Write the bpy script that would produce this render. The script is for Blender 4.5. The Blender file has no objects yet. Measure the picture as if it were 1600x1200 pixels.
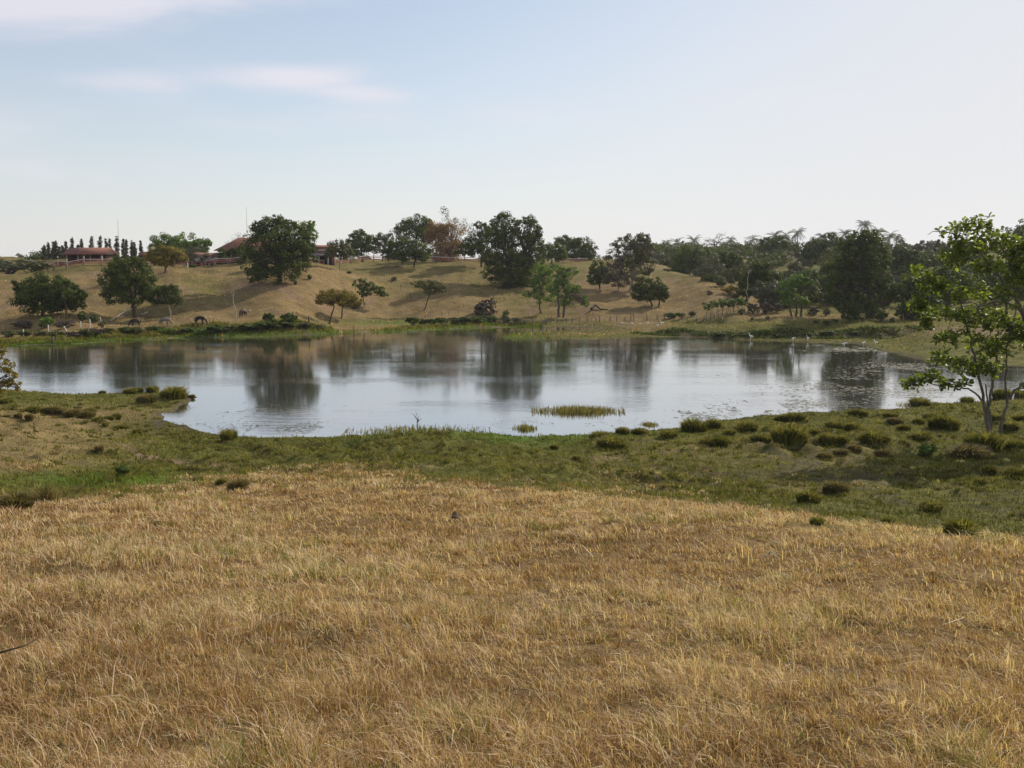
import bpy, math, random
import numpy as np
from mathutils import Vector, Matrix
R = math.radians
sc = bpy.context.scene
col = sc.collection

# ------------------------------------------------------------------ camera
CAM_Z = 13.0
PITCH = R(6.95)
cam_d = bpy.data.cameras.new('camera')
cam_d.sensor_width = 36.0
cam_d.lens = 36.0
cam_d.clip_start = 0.1
cam_d.clip_end = 20000
cam = bpy.data.objects.new('camera', cam_d)
col.objects.link(cam)
cam.location = (0, 0, CAM_Z)
cam.rotation_euler = (R(90) - PITCH, 0, 0)
sc.camera = cam

# ------------------------------------------------------------------ sun, sky, exposure
SUN_EL = 30.0
SUN_AZ = 41.0          # to the right of straight ahead
sc.view_settings.view_transform = 'Standard'
sc.view_settings.look = 'None'
sc.view_settings.gamma = 1.0
sc.view_settings.exposure = 0.22
sun_d = bpy.data.lights.new('sun', 'SUN')
sun_d.energy = 4.7
sun_d.angle = R(0.6)
sun_d.color = (1.0, 0.90, 0.76)
sun = bpy.data.objects.new('sun', sun_d)
col.objects.link(sun)
sd = Vector((math.sin(R(SUN_AZ)) * math.cos(R(SUN_EL)), math.cos(R(SUN_AZ)) * math.cos(R(SUN_EL)), math.sin(R(SUN_EL))))
sun.rotation_euler = sd.to_track_quat('Z', 'Y').to_euler()
sun.location = (60, 60, 60)

world = bpy.data.worlds.new("World")
sc.world = world
world.use_nodes = True
wt = world.node_tree
for n in list(wt.nodes):
    wt.nodes.remove(n)
wo = wt.nodes.new('ShaderNodeOutputWorld')
bg = wt.nodes.new('ShaderNodeBackground')
sky = wt.nodes.new('ShaderNodeTexSky')
sky.sky_type = 'NISHITA'
sky.sun_disc = False
sky.sun_elevation = R(SUN_EL)
sky.sun_rotation = R(SUN_AZ)
sky.altitude = 0
sky.air_density = 1.0
sky.dust_density = 0.35
sky.ozone_density = 2.5
bg.inputs['Strength'].default_value = 0.10
wt.links.new(bg.outputs[0], wo.inputs[0])


def wmath(op, a=None, b=None, c=None):
    n = wt.nodes.new('ShaderNodeMath')
    n.operation = op
    for i, v in enumerate((a, b, c)):
        if v is None:
            continue
        if isinstance(v, (int, float)):
            n.inputs[i].default_value = v
        else:
            wt.links.new(v, n.inputs[i])
    return n.outputs[0]


# thin cloud sheets: direction projected on a high plane, stretched noise
tc = wt.nodes.new('ShaderNodeTexCoord')
sep = wt.nodes.new('ShaderNodeSeparateXYZ')
wt.links.new(tc.outputs['Generated'], sep.inputs[0])
zc = wmath('MAXIMUM', sep.outputs[2], 0.02)
az = wmath('ARCTAN2', sep.outputs[0], sep.outputs[1])
el = wmath('ARCSINE', sep.outputs[2])
comb = wt.nodes.new('ShaderNodeCombineXYZ')
wt.links.new(wmath('MULTIPLY', az, 3.2), comb.inputs[0])
wt.links.new(wmath('MULTIPLY', el, 13.0), comb.inputs[1])
nz = wt.nodes.new('ShaderNodeTexNoise')
nz.inputs['Scale'].default_value = 1.7
nz.inputs['Detail'].default_value = 7
nz.inputs['Roughness'].default_value = 0.56
nz.inputs['Distortion'].default_value = 0.5
wt.links.new(comb.outputs[0], nz.inputs['Vector'])


def gauss(a0, e0, ra, re, tilt=0.0):
    da = wmath('SUBTRACT', az, a0)
    de = wmath('SUBTRACT', wmath('SUBTRACT', el, e0), wmath('MULTIPLY', da, tilt))
    q = wmath('ADD', wmath('POWER', wmath('MULTIPLY', da, 1 / ra), 2.0), wmath('POWER', wmath('ABSOLUTE', wmath('MULTIPLY', de, 1 / re)), 2.0))
    return wmath('EXPONENT', wmath('MULTIPLY', q, -1.0))


clouds = None
for (a0, e0, ra, re, tl, amp) in ((-0.40, 0.226, 0.22, 0.034, 0.13, 1.10), (-0.50, 0.232, 0.22, 0.050, 0.10, 0.95), (-0.205, 0.166, 0.085, 0.015, -0.05, 0.85), (-0.145, 0.155, 0.070, 0.012, -0.05, 0.75),
                                  (-0.36, 0.156, 0.08, 0.011, 0.03, 0.52), (-0.52, 0.125, 0.16, 0.030, -0.05, 0.55), (-0.03, 0.135, 0.45, 0.020, 0.03, 0.34), (-0.3, 0.085, 0.4, 0.02, 0.0, 0.34), (0.9, 0.30, 0.5, 0.12, 0.0, 0.45),
                                  (-1.4, 0.35, 0.6, 0.15, 0.0, 0.5), (2.6, 0.4, 0.8, 0.15, 0.0, 0.5)):
    g = wmath('MULTIPLY', gauss(a0, e0, ra, re, tl), amp)
    clouds = g if clouds is None else wmath('MAXIMUM', clouds, g)
nv = wmath('ADD', wmath('MULTIPLY', nz.outputs[0], 1.5), -0.75)
cm = wmath('SUBTRACT', wmath('ADD', clouds, wmath('MULTIPLY', nv, 0.85)), 0.14)
cmr = wt.nodes.new('ShaderNodeMapRange')
cmr.interpolation_type = 'SMOOTHSTEP'
cmr.inputs[1].default_value = 0.0
cmr.inputs[2].default_value = 0.80
cmr.inputs[3].default_value = 0.0
cmr.inputs[4].default_value = 0.80
wt.links.new(cm, cmr.inputs[0])
mixc = wt.nodes.new('ShaderNodeMix')
mixc.data_type = 'RGBA'
mixc.inputs[7].default_value = (7.1, 6.9, 7.5, 1)
wt.links.new(cmr.outputs[0], mixc.inputs[0])
# thin high milky veil over the whole sky, thicker towards the horizon
veil = wt.nodes.new('ShaderNodeMix')
veil.data_type = 'RGBA'
veil.inputs[7].default_value = (6.75, 6.75, 6.95, 1)
vf = wmath('ADD', 0.26, wmath('MULTIPLY', 0.54, wmath('EXPONENT', wmath('MULTIPLY', wmath('MAXIMUM', el, 0.0), -6.5))))
# the veil is thickest on the sun's side
side = wt.nodes.new('ShaderNodeMapRange')
side.interpolation_type = 'SMOOTHSTEP'
side.inputs[1].default_value = -0.38
side.inputs[2].default_value = 0.34
side.inputs[3].default_value = 0.0
side.inputs[4].default_value = 0.86
wt.links.new(wmath('SUBTRACT', az, wmath('MULTIPLY', el, 0.9)), side.inputs[0])
vf = wmath('MINIMUM', wmath('ADD', vf, wmath('MULTIPLY', side.outputs[0], wmath('SUBTRACT', 1.0, vf))), 0.96)
wt.links.new(vf, veil.inputs[0])
wt.links.new(sky.outputs[0], veil.inputs[6])
wt.links.new(veil.outputs[2], mixc.inputs[6])
wt.links.new(mixc.outputs[2], bg.inputs['Color'])

sc.render.engine = 'CYCLES'
sc.cycles.max_bounces = 6
sc.cycles.diffuse_bounces = 3
sc.cycles.glossy_bounces = 3
sc.cycles.transmission_bounces = 3
sc.cycles.transparent_max_bounces = 6
sc.cycles.volume_bounces = 0
sc.cycles.use_denoising = True
sc.cycles.denoiser = 'OPENIMAGEDENOISE'
sc.cycles.denoising_input_passes = 'RGB_ALBEDO_NORMAL'
sc.cycles.denoising_prefilter = 'ACCURATE'
sc.cycles.caustics_reflective = False
sc.cycles.caustics_refractive = False

# ------------------------------------------------------------------ measuring helpers (photo pixel + distance -> place in the world)
SP, CP = math.sin(PITCH), math.cos(PITCH)


def at(px, py, Y):
    x = (px - 800) / 1600
    u = (600 - py) / 1600
    t = Y / (CP + u * SP)
    return np.array((x * t, Y, CAM_Z + t * (-SP + u * CP)))


def yd(px, Y):
    """the middle of the far bank lies farther back, behind the mud channel"""
    if not 150 < Y < 330:
        return Y
    b = min(max((px - 440) / 140, 0), 1) * min(max((1140 - px) / 100, 0), 1)
    b = b * b * (3 - 2 * b)
    return Y * (1 + 0.15 * b * min(1, (330 - Y) / 40))


def on_water(px, py):
    x = (px - 800) / 1600
    u = (600 - py) / 1600
    t = -CAM_Z / (-SP + u * CP)
    return (x * t, t * (CP + u * SP))


def project(X, Y, Z):
    d = Y * CP - (Z - CAM_Z) * SP
    v = Y * SP + (Z - CAM_Z) * CP
    d = np.maximum(d, 0.01)
    return 800 + 1600 * X / d, 600 - 1600 * v / d


# ------------------------------------------------------------------ numpy value noise
_rs = np.random.RandomState(7)
_tab = _rs.rand(256, 256).astype(np.float64)


def vnoise(x, y):
    xi = np.floor(x).astype(int)
    yi = np.floor(y).astype(int)
    fx = x - xi
    fy = y - yi
    fx = fx * fx * (3 - 2 * fx)
    fy = fy * fy * (3 - 2 * fy)
    a = _tab[xi & 255, yi & 255]
    b = _tab[(xi + 1) & 255, yi & 255]
    c = _tab[xi & 255, (yi + 1) & 255]
    d = _tab[(xi + 1) & 255, (yi + 1) & 255]
    return (a * (1 - fx) + b * fx) * (1 - fy) + (c * (1 - fx) + d * fx) * fy


def fbm(x, y, oct=4, seed=0.0):
    s = 0.0
    amp = 0.5
    for o in range(oct):
        s = s + amp * (vnoise(x + seed * 17.3 + o * 31.7, y + seed * 9.1 + o * 12.9) - 0.5)
        x = x * 2.03
        y = y * 2.03
        amp *= 0.5
    return s


def sstep(a, b, x):
    t = np.clip((x - a) / (b - a), 0, 1)
    return t * t * (3 - 2 * t)


# ------------------------------------------------------------------ the pond outline
lake_px = [(-260, 548), (-120, 545), (20, 541), (60, 539), (110, 538), (150, 535), (190, 533), (240, 531), (300, 528), (360, 527), (420, 526), (480, 523), (520, 522), (570, 521), (610, 520),
           (645, 517), (700, 514.5), (760, 512.5), (820, 511), (880, 511), (925, 512.5), (930, 514), (880, 517.5), (830, 521), (790, 525), (775, 528), (800, 530), (850, 531), (930, 530),
           (1000, 527.5), (1060, 526.5), (1110, 527.5), (1160, 531), (1210, 532.5), (1270, 534.5), (1330, 536), (1355, 541), (1380, 548), (1410, 555), (1440, 561), (1500, 566), (1560, 570), (1620, 575), (1760, 583),
           (1900, 592), (1900, 612), (1760, 618), (1640, 622), (1560, 625), (1490, 630), (1440, 633), (1390, 641), (1320, 643), (1250, 645), (1190, 650), (1130, 656), (1090, 663), (1050, 669), (1000, 675), (960, 679),
           (900, 684), (850, 686), (810, 684), (760, 680), (720, 677), (660, 681), (600, 682), (560, 684), (520, 684), (470, 685), (430, 687), (395, 687), (360, 682), (330, 679), (300, 673), (280, 664), (262, 655), (250, 646),
           (268, 640), (290, 633), (303, 626), (298, 619), (280, 616), (240, 614), (190, 614), (140, 616), (90, 615), (40, 613), (0, 609), (-80, 607), (-260, 606)]
lake = np.array([on_water(*p) for p in lake_px])


def lake_sd(X, Y):
    """signed distance to the pond edge, positive on land"""
    X = np.asarray(X, float)
    Y = np.asarray(Y, float)
    best = np.full(X.shape, 1e18)
    inside = np.zeros(X.shape, bool)
    n = len(lake)
    for i in range(n):
        ax, ay = lake[i]
        bx, by = lake[(i + 1) % n]
        dx, dy = bx - ax, by - ay
        t = np.clip(((X - ax) * dx + (Y - ay) * dy) / (dx * dx + dy * dy + 1e-12), 0, 1)
        d2 = (X - ax - t * dx) ** 2 + (Y - ay - t * dy) ** 2
        best = np.minimum(best, d2)
        cond = (ay > Y) != (by > Y)
        with np.errstate(divide='ignore', invalid='ignore'):
            xs = ax + (Y - ay) * dx / (dy if abs(dy) > 1e-12 else 1e-12)
        inside ^= cond & (X < xs)
    d = np.sqrt(best)
    return np.where(inside, -d, d)


# ------------------------------------------------------------------ terrain heights: thin plate through surveyed points (px, py, Y)
ctrl = [
    # standing place and dry slope
    (800, 1200, 5.55), (0, 1200, 5.55), (1600, 1200, 5.55), (800, 900, 13.5), (0, 900, 13.2), (1600, 900, 13.0), (400, 900, 13.4), (1200, 900, 13.3),
    (800, 800, 22.5), (400, 800, 22.5), (0, 820, 19.5), (0, 790, 26), (200, 775, 30), (400, 760, 31), (600, 755, 31), (800, 765, 29), (1000, 785, 25), (1200, 805, 21), (1400, 828, 18), (1600, 850, 16),
    # meadow behind the slope
    (1600, 835, 37), (1600, 800, 42), (1600, 750, 51), (1600, 690, 68), (1600, 650, 84), (1545, 702, 66), (1400, 815, 38), (1400, 770, 47), (1400, 700, 64), (1400, 655, 81), (1300, 760, 48), (1250, 700, 64), (1250, 655, 83),
    (1200, 790, 40), (1200, 740, 52), (1100, 690, 68), (1000, 772, 42), (1000, 735, 53), (1000, 700, 64), (900, 690, 68), (800, 740, 48), (800, 720, 56), (800, 698, 65), (600, 735, 49), (600, 710, 60), (600, 692, 68), (400, 738, 48), (400, 715, 58), (400, 697, 66),
    (250, 745, 46), (250, 715, 57), (250, 680, 71), (200, 640, 89), (100, 640, 86), (100, 690, 63), (100, 750, 43), (0, 640, 80), (0, 690, 58), (0, 770, 38), (-150, 640, 72), (-150, 700, 53), (-200, 620, 84), (150, 625, 94),
    # far bank, left hill
    (0, 528, 170), (-150, 530, 175), (0, 500, 186), (-150, 490, 195), (102, 497, 188), (208, 492, 195), (265, 493, 193), (130, 455, 222), (50, 470, 208), (0, 450, 225), (0, 430, 250), (60, 428, 250), (120, 422, 253), (180, 416, 256), (258, 426, 236), (-150, 425, 260), (-250, 420, 300),
    (300, 420, 250), (350, 419, 250), (330, 440, 228), (300, 455, 215), (350, 468, 212), (320, 510, 178), (380, 490, 192), (366, 500, 186), (420, 515, 177),
    # middle mound
    (420, 437, 222), (450, 443, 217), (470, 432, 223), (500, 424, 227), (532, 421, 232), (560, 415, 237), (620, 415, 242), (650, 418, 243), (720, 416, 246), (760, 418, 248), (900, 417, 252), (960, 418, 250), (400, 458, 208), (430, 465, 202),
    (500, 460, 205), (512, 500, 184), (533, 493, 188), (600, 455, 212), (600, 490, 189), (661, 480, 194), (690, 445, 218), (740, 440, 226), (760, 490, 188), (800, 448, 224), (800, 480, 195), (845, 488, 190), (876, 495, 186), (940, 455, 217), (925, 485, 191), (640, 505, 180),
    (1000, 420, 250), (1020, 424, 246), (1060, 428, 243), (1090, 440, 233), (1120, 452, 226), (1160, 470, 214), (1012, 482, 194), (1000, 450, 220), (1050, 455, 216), (1080, 480, 197), (1100, 497, 188), (1150, 490, 193), (1000, 505, 182), (900, 503, 183), (1100, 505, 182), (820, 507, 181),
    # plateau with the farm
    (-200, 411, 290), (0, 411.5, 285), (100, 412, 272), (200, 412, 268), (300, 412, 272), (400, 412, 275), (500, 412, 272), (600, 411, 275), (750, 410.5, 280), (900, 411, 290), (1000, 412, 285), (0, 408, 420), (300, 408, 420), (600, 408, 420), (900, 408, 420),
    # right flats, bank and track
    (1000, 521, 166), (1000, 515, 172), (1100, 524, 165), (1100, 514, 170), (1170, 527, 164), (1170, 513.5, 169), (1250, 529, 161), (1250, 514, 167), (1340, 530, 159), (1340, 515, 165), (1400, 535, 153), (1400, 517, 162), (1450, 540, 144), (1450, 520, 157), (1550, 550, 138), (1550, 522, 154), (1700, 525, 150), (1700, 560, 128),
    (1245, 502, 190), (1345, 502, 190), (1430, 503, 188), (1550, 500, 186), (1700, 498, 186), (1180, 500, 190),
    # valley and wooded hill on the right
    (1180, 478, 225), (1250, 478, 230), (1290, 470, 240), (1270, 455, 262), (1400, 470, 240), (1500, 465, 240), (1600, 455, 240), (1750, 450, 240), (1100, 440, 290), (1150, 440, 300), (1250, 437, 310), (1350, 432, 310), (1450, 425, 310), (1550, 415, 310), (1650, 405, 310),
    (1050, 412, 460), (1150, 407, 470), (1250, 402, 470), (1350, 399, 470), (1450, 395, 470), (1550, 390, 470), (1700, 382, 470),
]
P = np.array([at(a, b, yd(a, y)) for a, b, y in ctrl])
extra = []
for th in np.linspace(-0.62, 0.62, 7):
    for r, z in ((1.0, 10.95), (2.5, 10.62), (900, 12.6), (1600, 11.0), (3500, 9.5)):
        extra.append((math.sin(th) * r, math.cos(th) * r, z))
extra = np.array(extra)
lk = np.column_stack([lake[::2], np.full(len(lake[::2]), 0.12)])
cx = np.array([on_water(p, q) + (-0.8,) for p, q in ((300, 580), (600, 600), (900, 580), (1200, 580), (1400, 600), (100, 575), (700, 560), (-150, 575))])
P = np.vstack([P, extra, lk, cx])
TK = 3.0


def uv_of(X, Y):
    r = np.hypot(X, Y)
    th = np.arctan2(X, Y)
    return np.clip(th, -0.62, 0.62) * TK, np.log(np.maximum(r, 0.8))


pu, pv = uv_of(P[:, 0], P[:, 1])


def tps(r2):
    return 0.5 * r2 * np.log(r2 + 1e-12)


_n = len(P)
K = tps((pu[:, None] - pu[None]) ** 2 + (pv[:, None] - pv[None]) ** 2) + np.eye(_n) * 2e-4
Q = np.column_stack([np.ones(_n), pu, pv])
A = np.zeros((_n + 3, _n + 3))
A[:_n, :_n] = K
A[:_n, _n:] = Q
A[_n:, :_n] = Q.T
sol = np.linalg.solve(A, np.concatenate([P[:, 2], np.zeros(3)]))


_bk = np.array([(math.atan2(q[0], q[1]), q[1]) for q in [at(a, b, 12.75 * 1600 / (b - 405.0)) for a, b in ((985, 519.5), (1040, 522), (1100, 524.5), (1170, 527), (1250, 528), (1340, 528), (1400, 528), (1440, 526))]])


def ground(X, Y, detail=True, full=False):
    X = np.atleast_1d(np.asarray(X, float))
    Y = np.atleast_1d(np.asarray(Y, float))
    u, v = uv_of(X, Y)
    z = np.empty(X.shape)
    for s in range(0, len(X), 20000):
        e = s + 20000
        k = tps((u[s:e, None] - pu[None]) ** 2 + (v[s:e, None] - pv[None]) ** 2)
        z[s:e] = k @ sol[:_n] + sol[_n] + sol[_n + 1] * u[s:e] + sol[_n + 2] * v[s:e]
    sd = lake_sd(X, Y)
    r = np.hypot(X, Y)
    if detail:
        a = sstep(1.0, 14.0, sd)
        z = z + a * (fbm(X / 14, Y / 14, 3, 1) * 0.55 * sstep(20, 70, r) + fbm(X / 2.2, Y / 2.2, 3, 2) * 0.28 * sstep(25, 55, r) + fbm(X / 0.8, Y / 0.8, 2, 3) * 0.10 * (1 - sstep(30, 60, r)))
        # cattle terraces and little scarps on the far hill
        far = sstep(150, 180, r) * sstep(3, 15, sd)
        z = z + far * (fbm(X / 7.0, Y / 5.0, 3, 5) * 1.1 + fbm(X / 22.0, Y / 16.0, 3, 6) * 2.6 + fbm(X / 3.4, Y / 1.9, 3, 16) * .55)
        # hummocky, cattle-trodden meadow round the near shore
        hum = sstep(24, 38, r) * (1 - sstep(125, 140, r)) * sstep(.5, 5, sd)
        bil = np.abs(fbm(X / 2.3, Y / 2.3, 2, 8)) * 4
        z = z + hum * (0.40 - 0.60 * np.minimum(bil, 1.0)) * (0.6 + 0.8 * sstep(-.05, .2, fbm(X / 9, Y / 9, 2, 9)))
        z = z + (1 - sstep(30, 45, r)) * (fbm(X / 1.6, Y / 1.6, 3, 10) * .22)
        # a trodden furrow and a few hollows close by
        fur = np.exp(-((Y - 6.72 - .12 * np.sin(X * 3.1) - .05 * X) / .15) ** 2) * sstep(.25, .6, X) * (1 - sstep(2.5, 2.9, X))
        fur = np.maximum(fur, .8 * np.exp(-((Y - 9.05) / .22) ** 2 - ((X + 1.75) / .35) ** 2))
        z = z - .16 * fur
        # the cut bank behind the right-hand shallows
        th_ = np.arctan2(X, Y)
        bend = sstep(_bk[0, 0] - .004, _bk[0, 0] + .05, th_) * (1 - sstep(_bk[-1, 0] - .03, _bk[-1, 0] + .01, th_))
        dyb = Y - np.interp(th_, _bk[:, 0], _bk[:, 1]) + fbm(X / 3, Y / 3, 2, 14) * 2.2
        sel = (r > 140) & (r < 215)
        low_ = np.minimum(z, .22)
        high = np.maximum(z, 1.25 + fbm(X / 6, Y / 6, 2, 15) * .4)
        st = sstep(0.0, 2.2, dyb)
        z = np.where(sel, z * (1 - bend) + bend * (low_ * (1 - st) + high * st * (1 - sstep(12, 26, dyb)) + z * st * sstep(12, 26, dyb)), z)
    sd = sd + (fbm(X / 3.2, Y / 3.2, 4, 17) * 2.4 + fbm(X / .9, Y / .9, 2, 18) * .5) * (1 - sstep(130, 150, r) * .3)
    land = np.minimum(np.maximum(z, 0.10), 0.03 + 0.24 * np.maximum(sd, 0))
    water_bed = np.maximum(0.28 * sd, -1.2)
    z = np.where(sd > 0, land, water_bed)
    z = np.where(r > 340, np.maximum(z, 3.0), z)
    return (z, sd) if full else z


def g1(x, y):
    return float(ground([x], [y])[0])


# ------------------------------------------------------------------ mesh helpers
def link(o, parent=None):
    col.objects.link(o)
    if parent is not None:
        o.parent = parent
    return o


def tag(o, label=None, cat=None, group=None, kind=None):
    if label:
        o['label'] = label
    if cat:
        o['category'] = cat
    if group:
        o['group'] = group
    if kind:
        o['kind'] = kind
    return o


def empty(name, loc, rz=0.0):
    o = bpy.data.objects.new(name, None)
    o.empty_display_size = 0.3
    o.location = [float(v) for v in loc]
    o.rotation_euler = (0, 0, rz)
    return link(o)


def np_mesh(name, V, F, mat, parent=None, attrs=None, smooth=False):
    """V (n,3); F (m,k) int array of tris or quads"""
    V = np.ascontiguousarray(V, np.float32)
    F = np.ascontiguousarray(F, np.int32)
    me = bpy.data.meshes.new(name)
    me.vertices.add(len(V))
    me.vertices.foreach_set('co', V.ravel())
    k = F.shape[1]
    me.loops.add(F.size)
    me.loops.foreach_set('vertex_index', F.ravel())
    me.polygons.add(len(F))
    me.polygons.foreach_set('loop_start', np.arange(0, F.size, k, dtype=np.int32))
    me.polygons.foreach_set('loop_total', np.full(len(F), k, np.int32))
    if smooth:
        me.polygons.foreach_set('use_smooth', np.ones(len(F), bool))
    for nm, arr in (attrs or {}).items():
        a = me.attributes.new(nm, 'FLOAT', 'POINT')
        a.data.foreach_set('value', np.ascontiguousarray(arr, np.float32))
    me.update(calc_edges=True)
    me.materials.append(mat)
    o = bpy.data.objects.new(name, me)
    return link(o, parent)


class MB:
    """collects quads of boxes and tubes into one mesh"""

    def __init__(self):
        self.v = []
        self.f = []
        self.n = 0

    def add(self, V, F):
        self.v.append(np.asarray(V, float))
        self.f.append(np.asarray(F, int) + self.n)
        self.n += len(V)

    def box(self, c, s, rz=0.0, tilt=0.0):
        c = np.asarray(c, float)
        h = np.asarray(s, float) / 2
        V = np.array([(x, y, z) for z in (-1, 1) for y in (-1, 1) for x in (-1, 1)], float) * h
        if tilt:
            ct, st = math.cos(tilt), math.sin(tilt)
            V = V @ np.array([[ct, 0, -st], [0, 1, 0], [st, 0, ct]])
        cr, sr = math.cos(rz), math.sin(rz)
        V = V @ np.array([[cr, sr, 0], [-sr, cr, 0], [0, 0, 1]])
        self.add(V + c, [(0, 2, 3, 1), (4, 5, 7, 6), (0, 1, 5, 4), (2, 6, 7, 3), (0, 4, 6, 2), (1, 3, 7, 5)])

    def hexa(self, pts8):
        self.add(pts8, [(0, 2, 3, 1), (4, 5, 7, 6), (0, 1, 5, 4), (2, 6, 7, 3), (0, 4, 6, 2), (1, 3, 7, 5)])

    def tube(self, pts, rad, n=6):
        pts = np.asarray(pts, float)
        rad = np.broadcast_to(np.asarray(rad, float), (len(pts),))
        V = []
        for i in range(len(pts)):
            d = pts[min(i + 1, len(pts) - 1)] - pts[max(i - 1, 0)]
            d = d / (np.linalg.norm(d) + 1e-9)
            a = np.cross(d, (0.31, 0.9, 0.27) if abs(d[2]) > 0.6 else (0, 0, 1))
            a /= np.linalg.norm(a) + 1e-9
            b = np.cross(d, a)
            for k in range(n):
                t = 2 * math.pi * k / n
                V.append(pts[i] + rad[i] * (math.cos(t) * a + math.sin(t) * b))
        F = []
        for i in range(len(pts) - 1):
            for k in range(n):
                F.append((i * n + k, i * n + (k + 1) % n, (i + 1) * n + (k + 1) % n, (i + 1) * n + k))
        self.add(V, F)

    def build(self, name, mat, parent=None, smooth=False):
        return np_mesh(name, np.vstack(self.v), np.vstack(self.f), mat, parent, smooth=smooth)


def copy_tree(src, loc=None, rz=None, scale=None):
    c = src.copy()
    col.objects.link(c)
    for ch in src.children:
        d = ch.copy()
        col.objects.link(d)
        d.parent = c
    if loc is not None:
        c.location = [float(v) for v in loc]
    if rz is not None:
        c.rotation_euler = (0, 0, rz)
    if scale is not None:
        c.scale = scale if hasattr(scale, '__len__') else (scale,) * 3
    return c


# ------------------------------------------------------------------ materials
def new_mat(name):
    m = bpy.data.materials.new(name)
    m.use_nodes = True
    nt = m.node_tree
    p = nt.nodes['Principled BSDF']
    return m, nt, p


def ramp(nt, stops, fac=None):
    r = nt.nodes.new('ShaderNodeValToRGB')
    els = r.color_ramp.elements
    while len(els) < len(stops):
        els.new(0.5)
    for e, (p, c) in zip(els, stops):
        e.position = p
        e.color = (*c, 1)
    if fac is not None:
        nt.links.new(fac, r.inputs[0])
    return r


def attr(nt, name):
    a = nt.nodes.new('ShaderNodeAttribute')
    a.attribute_name = name
    return a.outputs['Fac']


def noise(nt, vec, scale, detail=4, rough=0.55):
    n = nt.nodes.new('ShaderNodeTexNoise')
    n.inputs['Scale'].default_value = scale
    n.inputs['Detail'].default_value = detail
    n.inputs['Roughness'].default_value = rough
    if vec is not None:
        nt.links.new(vec, n.inputs['Vector'])
    return n.outputs[0]


def mixrgb(nt, fac, a, b):
    m = nt.nodes.new('ShaderNodeMix')
    m.data_type = 'RGBA'
    for i, v in ((0, fac), (6, a), (7, b)):
        if isinstance(v, tuple):
            m.inputs[i].default_value = (*v, 1)
        elif isinstance(v, (int, float)):
            m.inputs[i].default_value = v
        else:
            nt.links.new(v, m.inputs[i])
    return m.outputs[2]


def nmath(nt, op, a, b=None):
    n = nt.nodes.new('ShaderNodeMath')
    n.operation = op
    for i, v in ((0, a), (1, b)):
        if v is None:
            continue
        if isinstance(v, (int, float)):
            n.inputs[i].default_value = v
        else:
            nt.links.new(v, n.inputs[i])
    return n.outputs[0]


def leaf_mat(name, stops, trans=0.25, rough=0.6, spec=0.08):
    m, nt, p = new_mat(name)
    r = ramp(nt, stops, attr(nt, 'tint'))
    nt.links.new(r.outputs[0], p.inputs['Base Color'])
    p.inputs['Roughness'].default_value = rough
    p.inputs['Specular IOR Level'].default_value = spec
    t = nt.nodes.new('ShaderNodeBsdfTranslucent')
    bright = nt.nodes.new('ShaderNodeMix')
    bright.data_type = 'RGBA'
    bright.blend_type = 'MULTIPLY'
    bright.inputs[0].default_value = 1.0
    bright.inputs[7].default_value = (1.5, 1.5, 0.7, 1)
    nt.links.new(r.outputs[0], bright.inputs[6])
    nt.links.new(bright.outputs[2], t.inputs['Color'])
    ms = nt.nodes.new('ShaderNodeMixShader')
    ms.inputs[0].default_value = trans
    nt.links.new(p.outputs[0], ms.inputs[1])
    nt.links.new(t.outputs[0], ms.inputs[2])
    nt.links.new(ms.outputs[0], nt.nodes['Material Output'].inputs[0])
    return m


def plain_mat(name, c1, c2, scale=3.0, rough=0.85, bump=0.0, stretch=None):
    m, nt, p = new_mat(name)
    tcn = nt.nodes.new('ShaderNodeTexCoord')
    vec = tcn.outputs['Object']
    if stretch:
        mp = nt.nodes.new('ShaderNodeMapping')
        mp.inputs['Scale'].default_value = stretch
        nt.links.new(vec, mp.inputs[0])
        vec = mp.outputs[0]
    n = noise(nt, vec, scale, 5, 0.6)
    r = ramp(nt, [(0.32, c1), (0.68, c2)], n)
    nt.links.new(r.outputs[0], p.inputs['Base Color'])
    p.inputs['Roughness'].default_value = rough
    p.inputs['Specular IOR Level'].default_value = 0.2
    if bump:
        b = nt.nodes.new('ShaderNodeBump')
        b.inputs['Strength'].default_value = bump
        b.inputs['Distance'].default_value = 0.05
        nt.links.new(n, b.inputs['Height'])
        nt.links.new(b.outputs[0], p.inputs['Normal'])
    return m


M = {}
M['dark_leaf'] = leaf_mat('dark evergreen leaves', [(0.0, (0.028, 0.041, 0.009)), (0.55, (0.064, 0.092, 0.019)), (1.0, (0.125, 0.160, 0.034))], 0.30)
M['mid_leaf'] = leaf_mat('mid green leaves', [(0.0, (0.040, 0.060, 0.012)), (0.5, (0.074, 0.104, 0.022)), (1.0, (0.125, 0.158, 0.036))], 0.25)
M['bright_leaf'] = leaf_mat('fresh green leaves', [(0.0, (0.060, 0.105, 0.022)), (0.5, (0.105, 0.175, 0.035)), (1.0, (0.185, 0.260, 0.055))], 0.32)
M['olive_leaf'] = leaf_mat('olive green leaves', [(0.0, (0.055, 0.062, 0.024)), (0.5, (0.095, 0.100, 0.038)), (1.0, (0.150, 0.145, 0.060))], 0.22)
M['yellow_leaf'] = leaf_mat('yellowing leaves', [(0.0, (0.085, 0.080, 0.016)), (0.5, (0.180, 0.148, 0.026)), (1.0, (0.330, 0.235, 0.040))], 0.25)
M['grey_leaf'] = leaf_mat('grey green sparse leaves', [(0.0, (0.075, 0.082, 0.050)), (0.5, (0.100, 0.106, 0.062)), (1.0, (0.140, 0.142, 0.086))], 0.12)
M['dry_twig'] = leaf_mat('leafless grey brown twigs', [(0.0, (0.070, 0.055, 0.043)), (0.5, (0.095, 0.076, 0.060)), (1.0, (0.130, 0.106, 0.084))], 0.05)
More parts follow.
